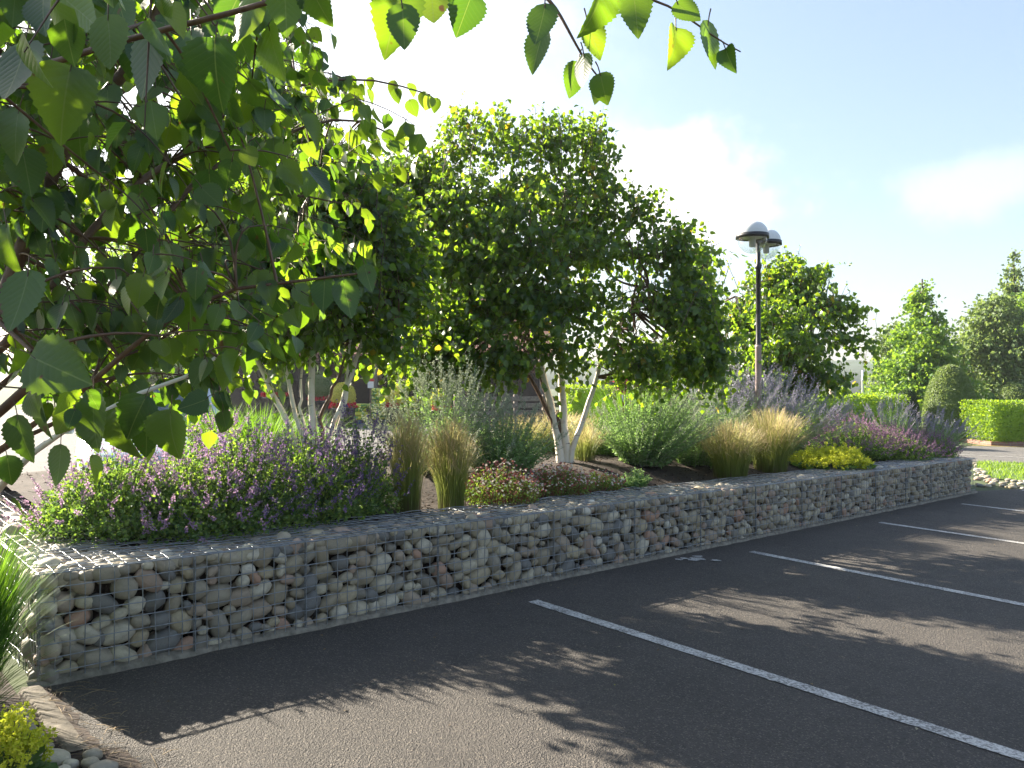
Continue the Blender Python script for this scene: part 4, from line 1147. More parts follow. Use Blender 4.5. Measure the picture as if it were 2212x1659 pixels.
def brick_mat(name, c1, c2, mortar, scale, bw=.5, rh=.25):
    m, n, l, out = mat_new(name)
    tc = n.new('ShaderNodeTexCoord')
    sx = n.new('ShaderNodeSeparateXYZ'); l.new(tc.outputs['Object'], sx.inputs[0])
    cb = n.new('ShaderNodeCombineXYZ'); l.new(math_n(n, l, 'ADD', sx.outputs[0], sx.outputs[1]), cb.inputs[0]); l.new(sx.outputs[2], cb.inputs[1])
    b = n.new('ShaderNodeTexBrick'); b.inputs['Scale'].default_value = scale
    b.inputs['Color1'].default_value = (*c1, 1); b.inputs['Color2'].default_value = (*c2, 1); b.inputs['Mortar'].default_value = (*mortar, 1)
    b.inputs['Brick Width'].default_value = bw; b.inputs['Row Height'].default_value = rh; b.inputs['Mortar Size'].default_value = .02
    l.new(cb.outputs[0], b.inputs['Vector'])
    nz = noise_tex(n, l, 6, 5, .6, tc.outputs['Object'])
    p = n.new('ShaderNodeBsdfPrincipled'); p.inputs['Roughness'].default_value = .85
    l.new(mixc(n, l, b.outputs['Color'], tuple(x * .5 for x in c1), math_n(n, l, 'MULTIPLY', nz.outputs['Fac'], .5)), p.inputs['Base Color'])
    l.new(bump(n, l, b.outputs['Fac'], -.5, .01), p.inputs['Normal'])
    l.new(p.outputs[0], out.inputs['Surface'])
    return m
M_brick = brick_mat('red_brick', (.30, .15, .10), (.22, .11, .08), (.3, .27, .24), 3.0, .68, .24)
M_tile = brick_mat('clay_roof_tile', (.26, .12, .075), (.19, .085, .055), (.06, .035, .03), 2.2, .55, .32)

# right box hedge with its brick kerb
cR = wp(2290, 900, 27.2)
hedge('square cut lime green hedge on a low brick kerb at the right edge', (cR[0] + .1, 27.2), 6.1, 1.7, 1.50, rad(2), M_hedge, 15000, .075, 'clipped hedges', kerb=True)
cH = wp(1842, 866, 25.5)
hedge('long low lime topped hedge right of the lamp post', (cH[0], 25.5), 3.1, 1.0, 1.50, rad(1), M_hedge, 8000, .075, 'clipped hedges')
cH = wp(1272, 860, 25)
hedge('square hedge with sunlit top just right of the birch stems', (cH[0], 25.6), 1.5, 1.6, 1.60, rad(4), M_hedge, 6000, .065, 'clipped hedges')
cH = wp(2010, 870, 34)
hedge('short bright hedge block left of the clipped dome', (cH[0], 34), 3.0, 1.0, 1.35, rad(1), M_hedge, 3000, .09, 'clipped hedges')
cH = wp(1640, 870, 33)
hedge('long shaded hedge behind the dense birch', (cH[0] + 1, 33), 9.5, 1.0, 1.45, rad(1), M_hedge, 6000, .10, 'clipped hedges')
def dome(label, px, py_top, Y, hw_px, mat, n, size, power=2.0, group=None, name='clipped_dome', h=None):
    b = wp(px, 0, Y); b[2] = G(b[0])
    top = wp(px, py_top, Y)[2]; H = top - b[2]; r = hw_px * Y / FPX
    root = thing(name, label, 'topiary', b, group)
    mb = MB()
    prof = [(r * .96 * (1 - (f ** power)) ** (1 / 2.0), H * .985 * f) for f in np.linspace(0, 1, 12)]
    mb.lathe(b, prof, 20, 0, .1)
    f = rng.random(n) ** .8; a = rng.uniform(0, 6.283, n)
    rr = r * (1 - f ** power) ** .5
    P = b + np.stack([rr * np.cos(a), rr * np.sin(a), H * f], 1)
    N = unit(np.stack([np.cos(a), np.sin(a), r / H * 1.2 * f ** (power - 1) / np.maximum((1 - f ** power) ** .5, .12)], 1))
    leafy_surface(mb, P, N, size, jit=.35)
    mb.build('foliage', mat, root)
    return root
dome('large pale green clipped dome between the low hedge and box hedge', 2052, 790, 29, 54, M_topiary, 11000, .07, 2.3, 'clipped domes')
dome('second clipped dome behind the square hedge at the right edge', 2190, 829, 33, 46, M_topiary, 5000, .08, 2.2, 'clipped domes')
dome('small dark clipped ball at the end of the low hedge', 1958, 842, 29, 26, M_darkbox, 3500, .06, 3.0, 'clipped domes')
dome('light green rounded shrub peeping over the low hedge', 1815, 838, 31, 42, M_hedge, 2500, .09, 2.2, 'clipped domes', 'rounded_shrub')
b = wp(2200, 856, 30.5); b[2] = G(b[0])
root = thing('flower_bed_planting', 'patch of rust orange flowers over the square hedge at the right edge', 'flowers', b)
mb = MB(); q = np.stack([rng.uniform(-.9, .9, 900), rng.uniform(-.4, .4, 900), rng.uniform(.1, 1.0, 900)], 1)
mb.leaves(LEAF_LOW, b + q, rdir(900), rdir(900), .09, 1)
q = np.stack([rng.uniform(-.9, .9, 700), rng.uniform(-.4, .4, 700), rng.uniform(.95, 1.28, 700)], 1)
mb.leaves(LEAF_LOW, b + q, rdir(700), rdir(700), .10, 0)
mb.build('blooms', [M_orangefl, M_hedge], root)

# ------------------------------------------------------------------ bed plants
def stems_from(base, n, r, h, spread, top_bias=1.0, m=6, dome_=True, drop=.55):
    """curved stems out of one crown: returns (n,m,3)"""
    a = rng.uniform(0, 6.283, n); f = np.sqrt(rng.random(n))
    out = np.stack([np.cos(a), np.sin(a), np.zeros(n)], 1)
    hh = h * (1 - drop * f ** 2) * rng.uniform(.70, 1.12, n) if dome_ else h * rng.uniform(.7, 1.1, n)
    st = base + out * (f * r * spread)[:, None]
    en = base + out * (f * r)[:, None] * rng.uniform(.85, 1.1, n)[:, None] + UP * hh[:, None]
    ts = np.linspace(0, 1, m)[None, :, None]
    mid = st + (en - st) * .45 + UP * (hh * .18)[:, None]
    return (1 - ts) ** 2 * st[:, None] + 2 * ts * (1 - ts) * mid[:, None] + ts ** 2 * en[:, None], f
def along(P, f):
    """positions at fractions f (n,k) on polylines (n,m,3)"""
    m = P.shape[1]; x = np.clip(f, 0, .9999) * (m - 1); i = x.astype(int); fr = (x - i)[..., None]
    ar = np.arange(len(P))[:, None]
    return P[ar, i] * (1 - fr) + P[ar, i + 1] * fr
def catmint(label, base, r, h, nstem, fmat, group, lsize=.030, spike=.11, fl_rnd=(0, 1), flowers=.60, name='catmint_plant'):
    root = thing(name, label, 'plant', base, group)
    P, f = stems_from(base, nstem, r * 1.12, h, .45, drop=.82)
    P[:, -2:] += rng.normal(0, .02, (nstem, 2, 3))
    fo = MB()
    fo.tubes(P, np.linspace(.003, .0016, P.shape[1]), 3, 1)
    k = 24
    q = along(P, np.sort(rng.random((nstem, k)) ** .75, 1) * .96).reshape(-1, 3)
    N = len(q); q = q + rdir(N) * .026
    fo.leaves(LEAF_MID, q, unit(rdir(N) + UP * .35), unit(rdir(N) + UP * .5), lsize * .82 * rng.uniform(.5, 1.3, N), 0, rng.random(N))
    # low skirt of leaves
    ns = nstem * 8; a = rng.uniform(0, 6.283, ns); rr = r * np.sqrt(rng.random(ns)) * 1.02
    q = base + np.stack([np.cos(a) * rr, np.sin(a) * rr, rng.uniform(.01, .30, ns) * h * 1.3 * (1 - .5 * (rr / r) ** 2)], 1)
    fo.leaves(LEAF_MID, q, unit(rdir(ns) + UP * .3), unit(rdir(ns) + UP * .5), lsize * .85 * rng.uniform(.5, 1.4, ns), 0, rng.random(ns), False, .8)
    fo.build('foliage', [M_mint, M_stem], root)
    # flower spikes: whorls of small blooms
    fl = MB()
    pick = rng.random(nstem) < flowers; E = P[pick]; ne = len(E)
    d = unit(unit(E[:, -1] - E[:, -2]) + UP * .5 + rdir(ne) * .3)
    Ls = spike * rng.uniform(.55, 1.25, ne)
    fl.tubes(np.stack([E[:, -1], E[:, -1] + d * Ls[:, None]], 1), np.array([.0016, .0008]), 3, 1)
    nw, nb = 6, 5
    w = (np.linspace(0, 1, nw)[None] + rng.normal(0, .04, (ne, nw)))
    c = E[:, -1][:, None] + d[:, None] * (Ls[:, None] * w)[..., None]
    c = np.repeat(c.reshape(-1, 3), nb, 0); N = len(c)
    sz = np.repeat((.016 * (1.15 - .6 * np.clip(w, 0, 1))).reshape(-1), nb) * (spike / .11) ** .35 * .85
    o = rdir(N)
    fl.leaves(LEAF_LOW, c + o * sz[:, None] * .35, unit(o + UP * .2), rdir(N), sz * rng.uniform(.7, 1.35, N), 0, np.clip(fl_rnd[0] + (fl_rnd[1] - fl_rnd[0]) * rng.random(N), 0, 1), False, 1.3)
    fl.build('flower_spikes', [fmat, M_stem], root)
    return root
gC = 'lilac catmint along the near wall'
catmint('sunlit catmint with lilac flowers tinted pale pink for the sun, at the near left end of the bed', bed_px(250, 1.0), .52, .52, 330, M_lilac, gC, .030, .085, (.55, 1), .55)  # pale pink tone range puts the sunlight into the flower colour
catmint('catmint clump in front, pale lilac and leafy, second from the left', bed_px(400, .84), .52, .56, 330, M_lilac, gC, .030, .085, (.35, 1), .52)  # flower tones also shifted paler, as sunlight would make them
catmint('catmint clump hanging over the wall wire under the left birch stems', bed_px(525, .84), .54, .64, 340, M_lilac, gC, .029, .11, (.0, .8))
catmint('dark leaved catmint clump with deep purple spikes left of the feather grasses', bed_px(655, .90), .54, .66, 340, M_lilac, gC, .029, .12, (.0, .65))
catmint('narrow catmint with tall dark purple spires touching the feather grass', bed_px(770, .88), .36, .74, 170, M_lilac, gC, .028, .14, (.0, .5))
catmint('catmint at the back of the row beside the bright green grass', bed_px(470, 1.5), .5, .62, 200, M_lilac, gC, .029, .12, (.2, .9))
gM = 'mauve catmint near the far end'
catmint('mauve flowering catmint behind the lime yellow flowers, left clump', bed_px(1835, 1.15), .62, .58, 330, M_pinkpurple, gM, .030, .16, (0, 1), .9)
catmint('mauve flowering catmint sprawling right of the lime yellow flowers', bed_px(1925, .85), .62, .50, 330, M_pinkpurple, gM, .030, .15, (0, 1), .9)
catmint('mauve catmint at the far right corner of the wall', bed_px(2000, .70), .48, .42, 240, M_pinkpurple, gM, .030, .14, (0, .8), .85)

def stipa(label, base, r, h, n, group, wid=.0022, lean=(0, 0), foot=.55):
    root = thing('feather_grass', label, 'grass', base, group)
    mb = MB()
    a = rng.uniform(0, 6.283, n); f = np.sqrt(rng.random(n)); out = np.stack([np.cos(a), np.sin(a), np.zeros(n)], 1)
    hh = h * rng.uniform(.62, 1.06, n) * (1 - .22 * f ** 2)
    st = base + out * (f * r * foot)[:, None]
    en = out * (r * f * rng.uniform(.55, 1.15, n))[:, None] + np.array((lean[0], lean[1], 0)) * hh[:, None]
    ts = np.linspace(0, 1, 8)
    P = st[:, None] + UP * (hh[:, None] * (ts - .10 * ts ** 3))[..., None] + en[:, None] * (ts ** 2.1)[None, :, None]
    P[:, -2:] += rng.normal(0, .012, (n, 2, 3))
    wv = np.array((.9, 1, 1, .9, .8, .95, .9, .2)) * wid
    sd_ = unit(np.cross(out + rdir(n) * .4, UP))
    mb.ribbons(P, wv, sd_, 0, rng.random(n))
    # feathery awns at the tips
    k = n; E = P[:, -2]; d = unit(P[:, -1] - P[:, -3] + rdir(k) * .25 * h + out * .05)
    L = rng.uniform(.07, .16, k)
    Q = E[:, None] + d[:, None] * (np.linspace(0, 1, 5)[None, :, None] * L[:, None, None]) + (out * .03)[:, None] * (np.linspace(0, 1, 5) ** 2)[None, :, None]
    Q[:, :, 2] -= (np.linspace(0, 1, 5) ** 2)[None] * L[:, None] * rng.uniform(0, .5, k)[:, None]
    N0 = mb.n
    mb.ribbons(Q, np.array((.8, 1.1, 1, .7, .2)) * wid * .8, sd_, 0, rng.random(k))
    mb.uv[-1][:, 1] = .8 + .2 * mb.uv[-1][:, 1]
    mb.build('blades', M_stipa, root)
    return root
gS = 'feather grasses along the bed'
stipa('narrow feather grass just right of the purple catmint, left of its pair', bed_px(880, .80), .15, .94, 700, gS, .0019, foot=.75)
stipa('upright feather grass next to the pink daisies, right of its pair', bed_px(976, .68), .16, .90, 850, gS, .0019, foot=.75)
stipa('buff feather grass right of the big silvery sage, smaller of the right pair', bed_px(1578, .72), .34, .80, 1100, gS, .0024, foot=.6)
stipa('golden feather grass before the lamp post, taller of the right pair', bed_px(1665, .85), .36, .94, 1300, gS, .0024, foot=.6)
stipa('short feather grass just right of the white birch stems', bed_px(1262, 1.9), .24, .50, 400, gS, .0024)
stipa('straw coloured feather grass behind the white birch stems', bed_px(1205, 3.0), .5, .62, 600, gS, .003)
stipa('straw coloured feather grass left of the birch stems, at the back', bed_px(1130, 3.2), .45, .55, 450, gS, .003)
stipa('low buff feather grass at the back between birch and big sage', bed_px(1290, 3.1), .4, .58, 450, gS, .003)

def green_grass(label, base, r, h, n, group=None, wid=.0035, droop=.5, mat=None, seed_bend=1.0):
    root = thing('ornamental_grass', label, 'grass', base, group)
    mb = MB()
    a = rng.uniform(0, 6.283, n); f = np.sqrt(rng.random(n)); out = np.stack([np.cos(a), np.sin(a), np.zeros(n)], 1)
    hh = h * rng.uniform(.55, 1.08, n)
    st = base + out * (f * r * .5)[:, None]
    ts = np.linspace(0, 1, 9)
    P = st[:, None] + UP * (hh[:, None] * (ts - droop * .45 * ts ** 3 * f[:, None]))[..., None] + out[:, None] * (r * (.25 + f) * rng.uniform(.4, 1.2, n))[:, None, None] * (ts ** 2)[None, :, None]
    mb.ribbons(P, np.array((.8, 1, 1, 1, .95, .85, .7, .45, .1)) * wid, unit(np.cross(out + rdir(n) * .5, UP)), 0, rng.random(n))
    mb.build('blades', mat or M_grass, root)
    return root
gl = bed(-.36, -.26, 0)
green_grass('long fresh green grass at the left edge, beside the near end of the wall', gl, .26, .98, 1900, 'green grasses', .0030, .4)
green_grass('second tuft of long green grass at the left edge, nearer the lime flowers', bed(-.52, -.62, 0), .30, .62, 600, 'green grasses', .0032)
green_grass('third tuft of green grass at the left edge, behind the end wall', bed(-.50, .45, 0), .30, .70, 600, 'green grasses', .0032)
green_grass('bright green grass between the catmint and left birch stems', bed_px(560, 2.25), .42, .66, 700, 'green grasses', .004, .3)
green_grass('bright green grass farther left, behind the lilac catmint', bed_px(480, 2.7), .45, .68, 650, 'green grasses', .004, .3)
green_grass('bright green grass right under the left birch stems', bed_px(650, 2.6), .40, .60, 500, 'green grasses', .004, .3)
green_grass('tall green grass behind the big silvery sage', bed_px(1350, 2.6), .55, .98, 800, 'green grasses', .0045, .3)

def sage(label, base, r, h, nstem, group, flower=.5, lsize=.042, fmat=None, lean=(0, 0), spread=.35, plume=.30, fl=True):
    root = thing('russian_sage', label, 'plant', base, group)
    P, f = stems_from(base, nstem, r, h, spread, m=7, dome_=True)
    ts = np.linspace(0, 1, 7)
    P = P + (np.array((lean[0], lean[1], 0)) * h)[None, None] * (ts ** 1.6)[None, :, None]
    fo = MB()
    fo.tubes(P, np.linspace(.0036, .0022, 7), 3, 1, rng.random(nstem))
    k = 26
    ff = np.linspace(.04, .95, k)[None] + rng.normal(0, .02, (nstem, k))
    q = along(P, ff); N = nstem * k
    ax = unit(P[:, -1] - P[:, 0])
    q = q.reshape(-1, 3)
    out = unit(rdir(N) * np.array((1, 1, .4)))
    tip = unit(out + np.repeat(ax, k, 0) * .5)
    fo.leaves(LEAF_NARROW, q, tip, unit(rdir(N) + UP * .7), (lsize * (1.15 - .65 * ff.reshape(-1))) * rng.uniform(.7, 1.3, N), 0, rng.random(N), False, 1.15)
    q2 = q + rdir(N) * .015
    fo.leaves(LEAF_NARROW, q2, unit(-out * [1, 1, 0] + UP * .4), unit(rdir(N) + UP * .7), (lsize * (1.1 - .65 * ff.reshape(-1))) * rng.uniform(.6, 1.2, N), 0, rng.random(N), False, 1.15)
    fo.build('foliage', [M_sage, M_sagewhite], root)
    if not fl: return root
    fm = MB()
    pick = rng.random(nstem) < flower; E = P[pick]; ne = len(E)
    d = unit(unit(E[:, -1] - E[:, -3]) + UP * .35 + rdir(ne) * .15)
    L = plume * rng.uniform(.6, 1.25, ne)
    ax = E[:, -1][:, None] + d[:, None] * (L[:, None] * np.linspace(0, 1, 5)[None])[..., None]
    fm.tubes(ax, np.linspace(.0024, .0012, 5), 3, 1, rng.random(ne))
    nb = 5   # side sprigs
    for b in range(nb):
        o = along(ax, np.full((ne, 1), .08 + .17 * b))[:, 0]; sdv = unit(rdir(ne) * np.array((1, 1, .2)) * .75 + d * .9)
        ll = L * (.42 - .06 * b)
        S = np.stack([o, o + sdv * ll[:, None] * .5, o + (sdv * .85 + d * .15) * ll[:, None]], 1)
        fm.tubes(S, np.array([.0017, .0013, .0009]), 3, 1, rng.random(ne))
        for w in (.3, .5, .7, .9):
            c = along(S, np.full((ne, 1), w))[:, 0]
            for z in range(2):
                oo = rdir(ne); fm.leaves(LEAF_LOW, c + oo * .004, oo, rdir(ne), .013 * rng.uniform(.7, 1.3, ne), 0)
    for w in np.linspace(.1, 1, 9):
        c = along(ax, np.full((ne, 1), w))[:, 0]
        for z in range(2):
            oo = rdir(ne); fm.leaves(LEAF_LOW, c + oo * .005, oo, rdir(ne), .014 * rng.uniform(.7, 1.3, ne), 0)
    fm.build('flower_plumes', [fmat or M_sageflower, M_sagewhite], root)
    return root
gR = 'silvery sage plants'
sage('silvery green sage behind the pink daisies, left of the birch stems', bed_px(1085, 1.55), .66, .66, 260, gR, .25, .046, M_sagewhite, plume=.16)
sage('pale airy sage with tall thin spires right of the purple catmint', bed_px(955, 1.75), .66, .92, 170, gR, .8, .042, M_sagewhite, plume=.28)
sage('big bushy silvery sage right of the birch stems', bed_px(1395, 1.45), .78, .98, 330, gR, .22, .050, M_sagewhite, (.10, -.05), .3, .16)
sage('dark green sage leaning right over the bare soil', bed_px(1460, 1.8), .7, .86, 200, gR, .25, .048, M_sagewhite, (.28, -.05), .3, .2)
sage('lavender flowered sage to the left of the lamp post', bed_px(1570, 2.0), .72, 1.02, 170, gR, .85, .042, M_sageflower, (.05, 0), .35, .38)
sage('lavender flowered sage wrapped round the lamp post foot', bed_px(1650, 2.1), .66, 1.0, 170, gR, .9, .042, M_sageflower, (.1, 0), .35, .38)
sage('sage with arching lavender spikes right of the golden feather grass', bed_px(1700, 1.45), .55, .78, 100, gR, .9, .040, M_sageflower, (.32, -.1), .3, .34)
sage('low grey sage behind the mauve catmint', bed_px(1790, 2.3), .75, .72, 140, gR, .5, .045, M_sagewhite, (.05, 0), .4, .2)
sage('hazy sage behind the right end of the mauve catmint', bed_px(1925, 1.7), .6, .66, 130, gR, .7, .043, M_sageflower, (.05, 0), .4, .25)
sage('silvery sage overhanging the far right end of the wall', bed_px(2020, .85), .55, .62, 150, gR, .6, .043, M_sageflower, (.18, -.02), .4, .22)
sage('dark green sage filling behind the right pair of feather grasses', bed_px(1620, 1.35), .55, .60, 130, gR, .1, .046, M_sagewhite, (0, 0), .5, .15)

sage('dark low sage in the shade between the big silvery sage and the right feather grasses', bed_px(1505, 1.30), .46, .52, 130, gR, .1, .046, M_sagewhite, (.1, 0), .5, .12)
sage('low green sage behind the short feather grass', bed_px(1305, 2.35), .45, .55, 120, gR, .2, .046, M_sagewhite, (0, 0), .5, .12)
sage('small sage seedling at the wall edge right of the daisy mat', bed_px(1370, .80), .20, .20, 40, gR, .0, .034, M_sagewhite, (0, 0), .5, .1, False)
def fleabane(label, base, r, h, n, group):
    root = thing('fleabane_mat', label, 'plant', base, group)
    P, f = stems_from(base, n, r, h, .8, m=5)
    fo = MB(); fo.tubes(P, np.array([.0018, .0016, .0014, .0012, .001]), 3, 2)
    k = 6; q = along(P, rng.random((n, k)) * .9).reshape(-1, 3); N = n * k
    fo.leaves(LEAF_NARROW, q, unit(rdir(N) + UP * .6), rdir(N), .032 * rng.uniform(.6, 1.3, N), 0, rng.random(N))
    fo.build('foliage', [M_mint, M_stem, M_redstem], root)
    fl = MB(); c = P[:, -1] + UP * .004
    nn = unit(UP * .8 + rdir(n) * .6 + np.array((0, -.5, 0)))
    col = np.where(rng.random(n) < .55, rng.uniform(0, .45, n), rng.uniform(.6, 1, n))
    t1 = unit(np.cross(nn, rdir(n))); t2 = np.cross(nn, t1)
    for b in range(7):
        an = b / 7 * 6.283
        fl.leaves(LEAF_LOW, c, t1 * math.cos(an) + t2 * math.sin(an), nn, .0115, 0, col, False, .9)
    fl.leaves(PETAL, c + nn * .002 - t2 * .0025, t2, nn, .005, 1, rng.random(n))
    fl.build('daisy_flowers', [M_daisy, M_yellowfl], root)
    return root
gF = 'pink and white daisies over the wall top'
fleabane('rounded pink and white daisy mat right of the upright feather grass', bed_px(1082, .66), .38, .38, 520, gF)
fleabane('pink and white daisy mat below the white birch stems', bed_px(1205, .78), .38, .30, 470, gF)
fleabane('low thin end of the daisy mat beside the bare soil', bed_px(1290, .86), .32, .18, 260, gF)

def mantle(label, base, r, h, nleaf, nfl, group, fsize=1.0):
    root = thing('lady_mantle', label, 'plant', base, group)
    P, f = stems_from(base, nleaf, r, h * .62, .35, m=5)
    fo = MB(); fo.tubes(P, np.full(5, .0018), 3, 1)
    nn = unit(UP + rdir(nleaf) * .6); c = P[:, -1]
    t1 = unit(np.cross(nn, rdir(nleaf))); t2 = np.cross(nn, t1); sz = .05 * rng.uniform(.7, 1.3, nleaf)
    V = [c - nn * sz[:, None] * .25]
    for b in range(14):
        an = b / 14 * 6.283 + .1; rr = sz * (1.0 if b % 2 else .84)
        V.append(c + (t1 * math.cos(an) + t2 * math.sin(an)) * rr[:, None])
    V = np.stack(V, 1).reshape(-1, 3)
    F = np.array([[0, 1 + b, 1 + (b + 1) % 14] for b in range(14)])
    F = (F[None] + (np.arange(nleaf) * 15)[:, None, None]).reshape(-1, 3)
    fo.add(V, F, 0, np.repeat(rng.random(nleaf), 15))
    fo.build('foliage', [M_mantle, M_stem], root)
    Q, f = stems_from(base, nfl, r * 1.05, h * 1.15, .4, m=5)
    fl = MB(); fl.tubes(Q, np.array([.0026, .0024, .002, .0018, .0014]), 4, 1)
    k = 9; kb = 12
    cc = along(Q, rng.uniform(.72, 1.0, (nfl, k))).reshape(-1, 3) + rdir(nfl * k) * .030 * fsize
    c = np.repeat(cc, kb, 0); N = len(c); o = rdir(N)
    fl.leaves(LEAF_LOW, c + o * .011 * fsize * rng.random((N, 1)), o, rdir(N), .012 * fsize * rng.uniform(.7, 1.3, N), 0, rng.random(N), False, 1.2)
    fl.build('flower_heads', [M_yellowfl, M_stem], root)
    return root
gY = 'lime yellow flowering plants'
mantle('lime yellow flowering plant at the far end of the wall top', bed_px(1795, .62), .58, .28, 180, 110, gY, 1.7)
mantle('lime yellow flowering plant in the bottom left corner', wp(-5, 1700, 2.95) * (1, 1, 0) + (0, 0, G(-1.9)), .20, .31, 36, 40, gY, 1.15)

# ------------------------------------------------------------------ lamp post
M_pole = simple('dark_pole_paint', (.025, .026, .03), .45, .2, .2, 10)
M_polelow = simple('faded_pole_foot', (.36, .27, .25), .65, .1, .2, 6, .2, col2=(.26, .2, .19))
M_white = simple('white_enamel', (.66, .67, .67), .35, 0, .05, 4)
def glass_mat(name, col, rough=.03):
    m, n, l, out = mat_new(name)
    p = n.new('ShaderNodeBsdfPrincipled'); p.inputs['Base Color'].default_value = (*col, 1)
    p.inputs['Roughness'].default_value = rough; p.inputs['Transmission Weight'].default_value = 1.0; p.inputs['IOR'].default_value = 1.05
    t = n.new('ShaderNodeBsdfTransparent'); t.inputs['Color'].default_value = (.93, .95, .95, 1)
    mx = n.new('ShaderNodeMixShader'); mx.inputs[0].default_value = .75
    g = n.new('ShaderNodeBsdfGlossy'); g.inputs['Roughness'].default_value = .08
    m2 = n.new('ShaderNodeMixShader'); m2.inputs[0].default_value = .10
    l.new(p.outputs[0], mx.inputs[1]); l.new(t.outputs[0], mx.inputs[2]); l.new(mx.outputs[0], m2.inputs[1]); l.new(g.outputs[0], m2.inputs[2])
    l.new(m2.outputs[0], out.inputs['Surface'])
    return m
M_globe = glass_mat('clear_globe', (.9, .92, .92))
YL = 12.0
lp = wp(1638, 870, YL); lb = np.array((lp[0], lp[1], G(lp[0]) + .68))
lamp = thing('lamp_post', 'twin headed lamp post with white domed globes standing in the sage', 'street lamp', lb)
pole = MB()
zj = wp(0, 745, YL)[2]; zc = wp(0, 577, YL)[2]; zt = wp(0, 520, YL)[2]
pole.lathe((lb[0], lb[1], 0), [(.041, zj), (.041, zj + .01), (.036, zj + .02), (.036, zc - .03), (.047, zc - .02), (.05, zc), (.047, zc + .03), (.036, zc + .04), (.032, zc + .05), (.032, zt), (.0, zt)], 20)
pole.build('pole', M_pole, lamp)
pl = MB(); pl.lathe((lb[0], lb[1], 0), [(.06, lb[2] - .2), (.046, lb[2] + .05), (.046, zj - .05), (.05, zj - .04), (.05, zj), (.0, zj)], 20); pl.build('pole_foot', M_polelow, lamp)
gcs = [wp(1625, 511, 11.58), wp(1655, 526, 12.42)]
arm = MB()
for g in gcs:
    a = np.array((lb[0], lb[1], zt - .05)); e = np.array((g[0], g[1], g[2] - .02))
    arm.tubes(smooth_path([a, (a + e) / 2 + (0, 0, .05), e], 8), np.full(8, .022), 8)
arm.build('arm', M_pole, lamp)
for g in gcs:
    R_ = .222
    an = np.linspace(0, math.pi / 2, 9)
    hd = MB(); hd.lathe(g, [(R_ * math.cos(q) ** .85, .035 + R_ * .84 * math.sin(q)) for q in an], 32); hd.build('globe_dome', M_white, lamp)
    rg = MB(); rg.lathe(g, [(R_ * .97, .034), (R_ * 1.06, .034), (R_ * 1.07, -.03), (R_ * .97, -.03), (R_ * .97, .034)], 32); rg.build('globe_rim', M_pole, lamp)
    bw = MB(); bw.lathe(g, [(R_ * .95 * math.cos(q), -.03 - R_ * .98 * math.sin(q)) for q in an], 32); bw.build('globe_bowl', M_globe, lamp)
    lu = MB(); lu.lathe(g, [(.0, -.02), (.15, -.022), (.15, .03), (0, .034)], 20); lu.lathe(g, [(.0, -.16), (.045, -.15), (.05, -.05), (.05, -.02)], 14); lu.build('lamp_unit', M_white, lamp)
# small far posts
def post(label, px, py0, py1, Y, r, mat, name, cat):
    a = wp(px, py1, Y); b = wp(px, py0, Y); a[2] = G(a[0])
    root = thing(name, label, cat, a)
    mb = MB(); h = b[2] - a[2]
    mb.lathe(a, [(r, 0), (r, h * .82), (r * 1.35, h * .83), (r * 1.35, h * .86), (r * .9, h * .87), (r * .9, h), (0, h)], 12)
    mb.build('shaft', mat, root)
post('thin grey bollard light seen over the low hedge', 1755, 812, 850, 30, .04, M_white, 'bollard', 'bollard')
post('thin white post between the dense birch and the hills', 1864, 800, 850, 34, .05, M_white, 'bollard', 'bollard')
post('short wooden post behind the low hedge', 1797, 836, 860, 29, .11, M_palebark, 'wooden_post', 'post')

# ------------------------------------------------------------------ building, pots, bags, cars, fence
M_timber = simple('grey_timber', (.22, .19, .16), .8, var=.25, scale=14, bmp=.3)
M_timberdark = simple('dark_timber_cladding', (.030, .022, .017), .8, var=.25, scale=9, bmp=.3)
M_dark = simple('dark_interior', (.018, .016, .015), .8, var=.2)
M_fascia = simple('dark_fascia', (.05, .035, .03), .7, var=.2)
M_wpanel = simple('pale_render', (.40, .36, .30), .85, var=.12)
M_glassd = simple('dark_window', (.03, .035, .04), .08, 0, .2, 2)
bY = 33.0
bL, bR = wp(380, 0, bY)[0], wp(1180, 0, bY)[0]
bc = np.array(((bL + bR) / 2, bY, G((bL + bR) / 2)))
bld = thing('garden_building', 'low building with clay tiled roof and timber posts behind the birches', 'building', bc)
zE = wp(0, 778, bY)[2]; z0 = min(G(bL), G(bR)) - .1
mb = MB(); mb.box(((bL + bR) / 2, bY + 5.2, (z0 + zE) / 2), (bR - bL, 6, zE - z0)); mb.build('brick_wall', M_brick, bld)
mb = MB()
rz = zE + 2.9
def roof(mb, x0, x1, y0, y1, ze, zr, over=.35):
    ym = (y0 + y1) / 2; th = .12
    V = [(x0, y0 - over, ze), (x1, y0 - over, ze), (x1, ym, zr), (x0, ym, zr), (x0, y1 + over, ze), (x1, y1 + over, ze)]
    V += [(x, y, z + th) for x, y, z in V]
    F = [[0, 1, 2, 3], [3, 2, 5, 4], [6, 9, 8, 7], [9, 10, 11, 8], [0, 6, 7, 1], [4, 5, 11, 10], [0, 3, 9, 6], [3, 4, 10, 9], [1, 7, 8, 2], [2, 8, 11, 5]]
    mb.add(np.array(V), F)
roof(mb, bL - .3, bR + .3, bY - .3, bY + 8.6, zE + .12, rz)
mb.build('roof', M_tile, bld)
